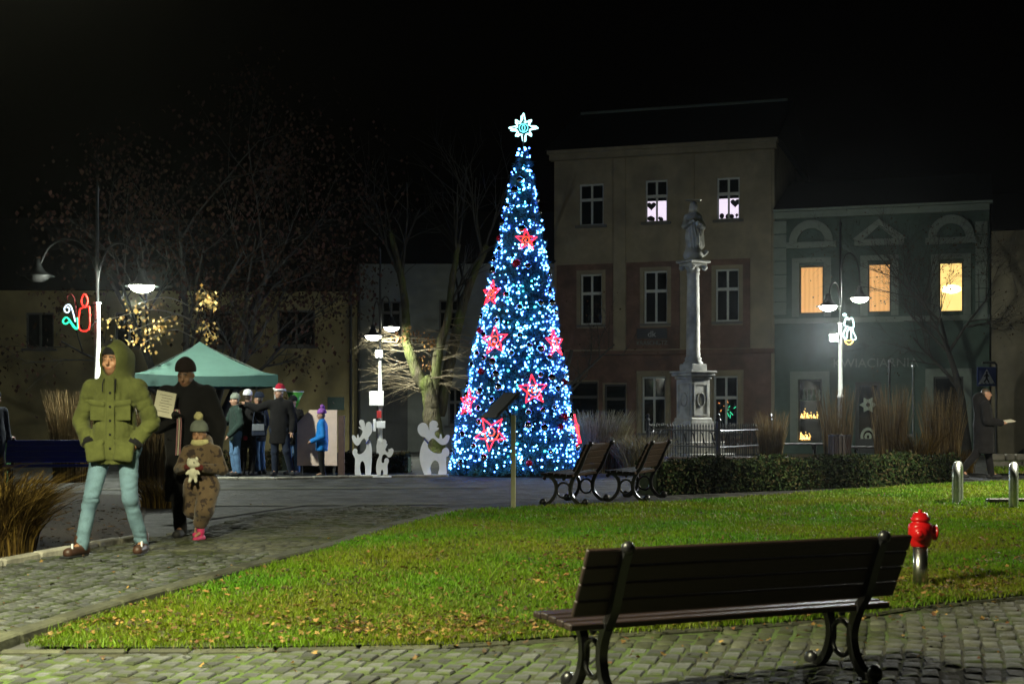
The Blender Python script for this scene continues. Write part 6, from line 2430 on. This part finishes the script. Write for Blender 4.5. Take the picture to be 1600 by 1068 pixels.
# --- the woman in black with the songbook
Y0 = 14.3
k_ = Y0 / F
wom = person(((292 - 800) * k_, Y0, 0), 0, 'woman in a long black coat and dark beanie reading from a songbook')
J = pose(1.78, shR=(-.2, 0, 1.43), elR=(-.28, -.02, 1.12), wrR=(-.09, -.24, 1.2), shL=(.2, 0, 1.43), elL=(.31, .02, 1.14), wrL=(.3, -.06, .88),
         kneeR=(-.07, -.08, .5), ankR=(-.04, -.1, .1), toeR=(-.04, -.27, .05), kneeL=(.08, .05, .48), ankL=(.09, .26, .14), toeL=(.09, .12, .05), head=(0, -.05, 1.62))
bd, T, kh = body(wom, J, .0115, yaw=R(-6), pitch=R(16), skin=(.26, .14, .08), hair=(.02, .012, .008))
def longcoat(s):
    s.cap((0, .01, 1.42), (0, .02, 1.485), .135, .115, .04)        # thick collar
    s.ell((.04, .1, 1.45), (.18, .1, .1), .04)
    for e in (-1, 1):
        s.box((e * .1, -.15, 1.0), (.13, .02, .04), .006, .006)
coat(wom, J, M['coat_black'], .36, .013, rb=.225, rt=.195, arm=(.1, .088, .07), sq=.8, extra=longcoat, name='long_coat', wr=.004)
trousers(wom, J, M['coat_black'], .015)
shoes(wom, J, M['black'], .013, 'boot')
beanie(wom, T, kh, M['beanie_dark'], .011, top=.12, low=.04, wide=1.1, point=.07)
gloves(wom, J, M['coat_black'], 'R', .011)
gloves(wom, J, M['coat_black'], 'L', .011)
# songbook held in the bent hand
wp = Vector((wom.location.x, Y0, 0)) + Vector((-.145, -.31, 1.33))
bk = empty('songbook', wp, 0, 'open pale songbook with a striped ribbon held by the woman in black', 'book')
rt = Matrix.Rotation(R(20), 3, 'Z') @ Matrix.Rotation(R(-15), 3, 'X') @ Matrix.Rotation(R(12), 3, 'Y')
MB().cbox((0, .012, 0), (.2, .012, .27), .002, rt).build('cover', M['parka_dark'], bk)
MB().cbox((-.004, 0, 0), (.19, .01, .26), .002, rt).build('page', M['paper'], bk)
mb = MB()
for k in range(7):
    mb.box(rt @ Vector((-.004 + .01 * (k % 2), -.0065, .09 - k * .028)), (.12 - .02 * (k % 3), .001, .004), rt)
mb.build('printed_line', M['sign_dark'], bk)
for e, mm in ((0, M['pink']), (.018, M['white']), (.036, M['pink'])):
    pts = smooth_curve([(.1 + e, .0, -.05), (.125 + e, -.01, -.16), (.12 + e, -.01, -.32), (.11 + e, -.005, -.5)], 5)
    MB().tube(pts, .007, 5).build('ribbon', mat('dull_pink_ribbon', (.3, .14, .15), .8) if mm is M['pink'] else M['paper'], bk)

# --- the child in the spotted snowsuit
Y0 = 13.96
k_ = Y0 / F
ch = person(((315 - 800) * k_, Y0, 0), 0, 'small child in a brown spotted snowsuit with grey bobble hat and pink boots')
J = pose(1.16, head=(-.02, -.02, 1.035), neck=(0, 0, .93), shR=(-.14, 0, .87), shL=(.14, 0, .87), elR=(-.215, 0, .69), elL=(.205, 0, .69), wrR=(-.115, -.17, .715), wrL=(.06, -.17, .71),
         hipR=(-.075, 0, .52), hipL=(.075, 0, .52), kneeR=(-.1, .05, .3), ankR=(-.085, .2, .14), toeR=(-.085, .1, .06), kneeL=(.05, -.1, .3), ankL=(0.0, -.04, .08), toeL=(-.03, -.14, .045))
bd, T, kh = body(ch, J, .01, yaw=R(-4), pitch=R(8), skin=(.42, .22, .13), hair=(.08, .05, .03))
def suit(s):
    for sd in 'RL':
        a = J['ank' + sd]
        s.cap(J['hip' + sd], J['knee' + sd], .105, .092, .04)
        s.cap(J['knee' + sd], (a[0], a[1], a[2] + .1), .084, .074, .03)
    s.cap((0, .02, .9), (0, .06, .95), .11, .1, .04)
coat(ch, J, M['suit'], .46, .0105, rb=.225, rt=.2, arm=(.092, .085, .072), sq=.82, extra=suit, name='snowsuit', wr=.004, zlo=.0)
shoes(ch, J, M['pink'], .01, 'boot')
beanie(ch, T, kh, M['beanie_grey'], .0085, top=.125, low=.03, wide=1.12, pom=M['pompom'])
MB().lathe([(.085, 0), (.095, .03), (.08, .06)], 16, (-.01, -.01, .925)).build('scarf', M['pompom'], ch, True)
gloves(ch, J, M['mitten'], 'RL', .0095, fingers=False, name='mitten')
# plush toy between the mittens
pl = Vector((ch.location.x, Y0, 0)) + Vector((-.03, -.235, .71))
s = SDF((-.13, -.12, -.16), (.13, .12, .16), .008)
s.ell((0, 0, -.045), (.045, .04, .06), .02); s.ell((-.005, -.01, .05), (.055, .05, .05), .015); s.ell((.035, -.01, .035), (.035, .03, .025), .012)
s.cap((-.02, 0, -.08), (-.03, -.02, -.125), .018, .016, .012); s.cap((.02, 0, -.08), (.03, -.02, -.125), .018, .016, .012)
s.cap((-.035, 0, -.02), (-.06, -.02, -.05), .015, .013, .012); s.cap((.035, 0, -.02), (.06, -.02, -.05), .015, .013, .012)
s.ell((-.045, .01, .075), (.018, .01, .03), .008); s.ell((.03, .01, .085), (.018, .01, .03), .008)
me, v = s.mesh('plush_toy')
me.materials.append(M['plush'])
o = new_obj('plush_toy', me, None, None, pl)
tag(o, 'small white plush animal held in the red mittens of the child', 'soft toy')
b = MB(); b.sphere((.02, -.058, .06), .007, 8, 6); b.build('eye', M['parka_dark'], o)

# --- people at the gazebo
def bystander(px, y, rz, label, H, cm, tm, hem, J=None, hat=None, hatm=None, pom=None, point=0.0, rb=.2, h=.02, yaw=0, skin=(.32, .18, .12), shoe=None, gl=None):
    k_ = y / F
    p_ = person(((px - 800) * k_, y, 0), rz, label, 'bystanders near the gazebo')
    J = J or pose(H)
    bd, T, kh = body(p_, J, .015, yaw=yaw, skin=skin)
    coat(p_, J, cm, hem, h, rb=rb, rt=rb * .92, arm=(.092, .08, .066))
    trousers(p_, J, tm, h)
    shoes(p_, J, shoe or M['black'], .016)
    if hat:
        beanie(p_, T, kh, hatm, .014, top=.125, low=.045, pom=pom, point=point, name=hat, wide=1.05)
    if gl:
        gloves(p_, J, gl, 'RL', .014)
    return p_, J, T, kh
p1, J, T, kh = bystander(368, 29.3, R(-60), 'person in a dark green jacket and blue jeans, leftmost of the group at the gazebo', 1.66, M['green_dark'], M['jeans_dark'], .72,
                         J=pose(1.66, wrR=(-.16, -.3, 1.12), elR=(-.27, -.08, 1.1), wrL=(.22, -.2, .84)), hat='headband', hatm=M['beanie_grey'])
p2, J, T, kh = bystander(387, 29.6, R(160), 'person in black with a white cap standing with back to us', 1.74, M['coat_black'], M['coat_black'], .56, J=pose(1.74, wrR=(-.1, -.28, 1.3), elR=(-.3, -.04, 1.16)), hat='cap', hatm=M['fur'])
p3, J, T, kh = bystander(405, 30.1, R(-110), 'person in navy with jeans half hidden behind the white-capped one', 1.70, M['navy'], M['jeans_dark'], .7, J=pose(1.7, wrL=(.2, -.25, 1.0)), hat='cap', hatm=M['navy'])
# the man in the Santa hat stretches one arm towards the others
Js = pose(1.84, shR=(-.2, 0, 1.48), elR=(-.45, -.06, 1.38), wrR=(-.66, -.1, 1.47), kneeL=(.15, -.05, .5), ankL=(.24, .05, .1), toeL=(.3, -.1, .05), kneeR=(-.1, 0, .5), ankR=(-.1, .03, .1))
p4, J, T, kh = bystander(437, 29.3, R(0), 'man in a long black coat and Santa hat stretching out one arm', 1.84, M['coat_black'], M['navy'], .66, J=Js, rb=.215, yaw=R(-60))
hat = beanie(p4, T, kh, M['santa'], .013, top=.13, low=.05, wide=1.08, point=.04, name='santa_hat')
b = MB(); c = T(0, .012, .055)
b.tube([(c[0] + .1 * math.cos(2 * PI * i / 20) * kh, c[1] + .118 * math.sin(2 * PI * i / 20) * kh, c[2]) for i in range(21)], .024, 8); b.build('fur_trim', M['fur'], hat, True)
b = MB(); b.sphere(T(.0, -.11, .075), .03, 10, 8); b.build('bobble', M['fur'], hat, True)
p5, J, T, kh = bystander(458, 30.0, R(-30), 'person in black and jeans mostly hidden behind the Santa-hat man', 1.62, M['coat_black'], M['jeans_dark'], .62, hat='hat', hatm=M['parka_dark'])
p6, J, T, kh = bystander(503, 29.0, R(-78), 'child in a bright blue jacket and purple bobble hat facing left', 1.34, M['blue_jacket'], M['coat_black'], .52, J=pose(1.34, wrR=(-.12, -.2, .72), elR=(-.23, .02, .82), wrL=(.14, -.2, .72), elL=(.23, .02, .82)),
                         hat='hat', hatm=M['purple'], pom=M['purple'], rb=.235)
# small things the group carries
bag = empty('shoulder_bag', (P(405, 652, 29.2).x, 29.2, .84), R(10), 'dark shoulder bag with a grey flap hanging among the group', 'bag')
MB().cbox((0, 0, .1), (.3, .12, .26), .03).build('body', M['navy'], bag)
MB().cbox((-.02, -.066, .16), (.24, .012, .14), .005).build('flap', cloth('grey_flap', (.13, .14, .16)), bag)
MB().tube(smooth_curve([(-.13, 0, .2), (-.1, .05, .45), (0, .1, .6), (.1, .05, .45), (.13, 0, .2)], 4), .012, 6).build('strap', M['navy'], bag)
s_ = MB(); s_.cbox((0, 0, 0), (.09, .05, .09), .02)
o = s_.build('red_cup', M['santa']); o.location = (P(383, 652, 29.3).x, 29.32, 1.2 + (652 - 684) * 29.3 / F)
tag(o, 'small bright red cup held by the white-capped person', 'cup')

# --- walker on the right and figure cut off by the left edge
Y0 = 27.8
k_ = Y0 / F
wk = person(((1537 - 800) * k_, Y0, 0), R(82), 'person in a long black coat walking right with a sheet of paper')
J = pose(1.78, kneeL=(.08, -.1, .5), ankL=(.09, -.16, .1), toeL=(.1, -.33, .05), kneeR=(-.08, .15, .5), ankR=(-.09, .42, .2), toeR=(-.09, .33, .06), wrR=(-.12, -.3, 1.1), elR=(-.25, -.02, 1.13), wrL=(.12, -.32, 1.1), elL=(.25, -.02, 1.13), head=(0, -.04, 1.65))
bd, T, kh = body(wk, J, .015, hair=(.05, .035, .02))
coat(wk, J, M['coat_black'], .5, .018, rb=.235, rt=.205, arm=(.1, .09, .07), sq=.85, extra=lambda s: s.cap((0, .05, 1.44), (0, .08, 1.56), .15, .13, .05))
trousers(wk, J, M['coat_black'], .018)
shoes(wk, J, M['black'], .016)
o = MB().cbox((0, 0, 0), (.24, .2, .006), .002).build('paper_sheet', M['paper'])
o.location = wk.location + Vector((.47, -.02, 1.13)); o.rotation_euler = (R(12), R(-8), R(10))
tag(o, 'white sheet of paper held by the person walking on the right', 'paper')
p7, J, T, kh = bystander(-8, 23.6, R(60), 'person in dark blue cut off by the left edge of the picture', 1.62, M['navy'], M['navy'], .6, hat='hat', hatm=M['navy'])

# ------------------------------------------------------------------ damp night air
hz = MB().bb(-60, 60, -12, 62, -1.5, 22).build('haze', mat('haze_air', (.5, .5, .5)))
hm = hz.data.materials[0]
nt = hm.node_tree
for n_ in list(nt.nodes):
    if n_.type != 'OUTPUT_MATERIAL':
        nt.nodes.remove(n_)
pv = nt.nodes.new('ShaderNodeVolumePrincipled')
pv.inputs['Color'].default_value = (.9, .95, .95, 1)
pv.inputs['Density'].default_value = 0.00012
pv.inputs['Anisotropy'].default_value = 0.92
nt.links.new(pv.outputs[0], nt.nodes['Material Output'].inputs['Volume'])
tag(hz, 'thin damp night air filling the square', 'haze', kind='stuff')
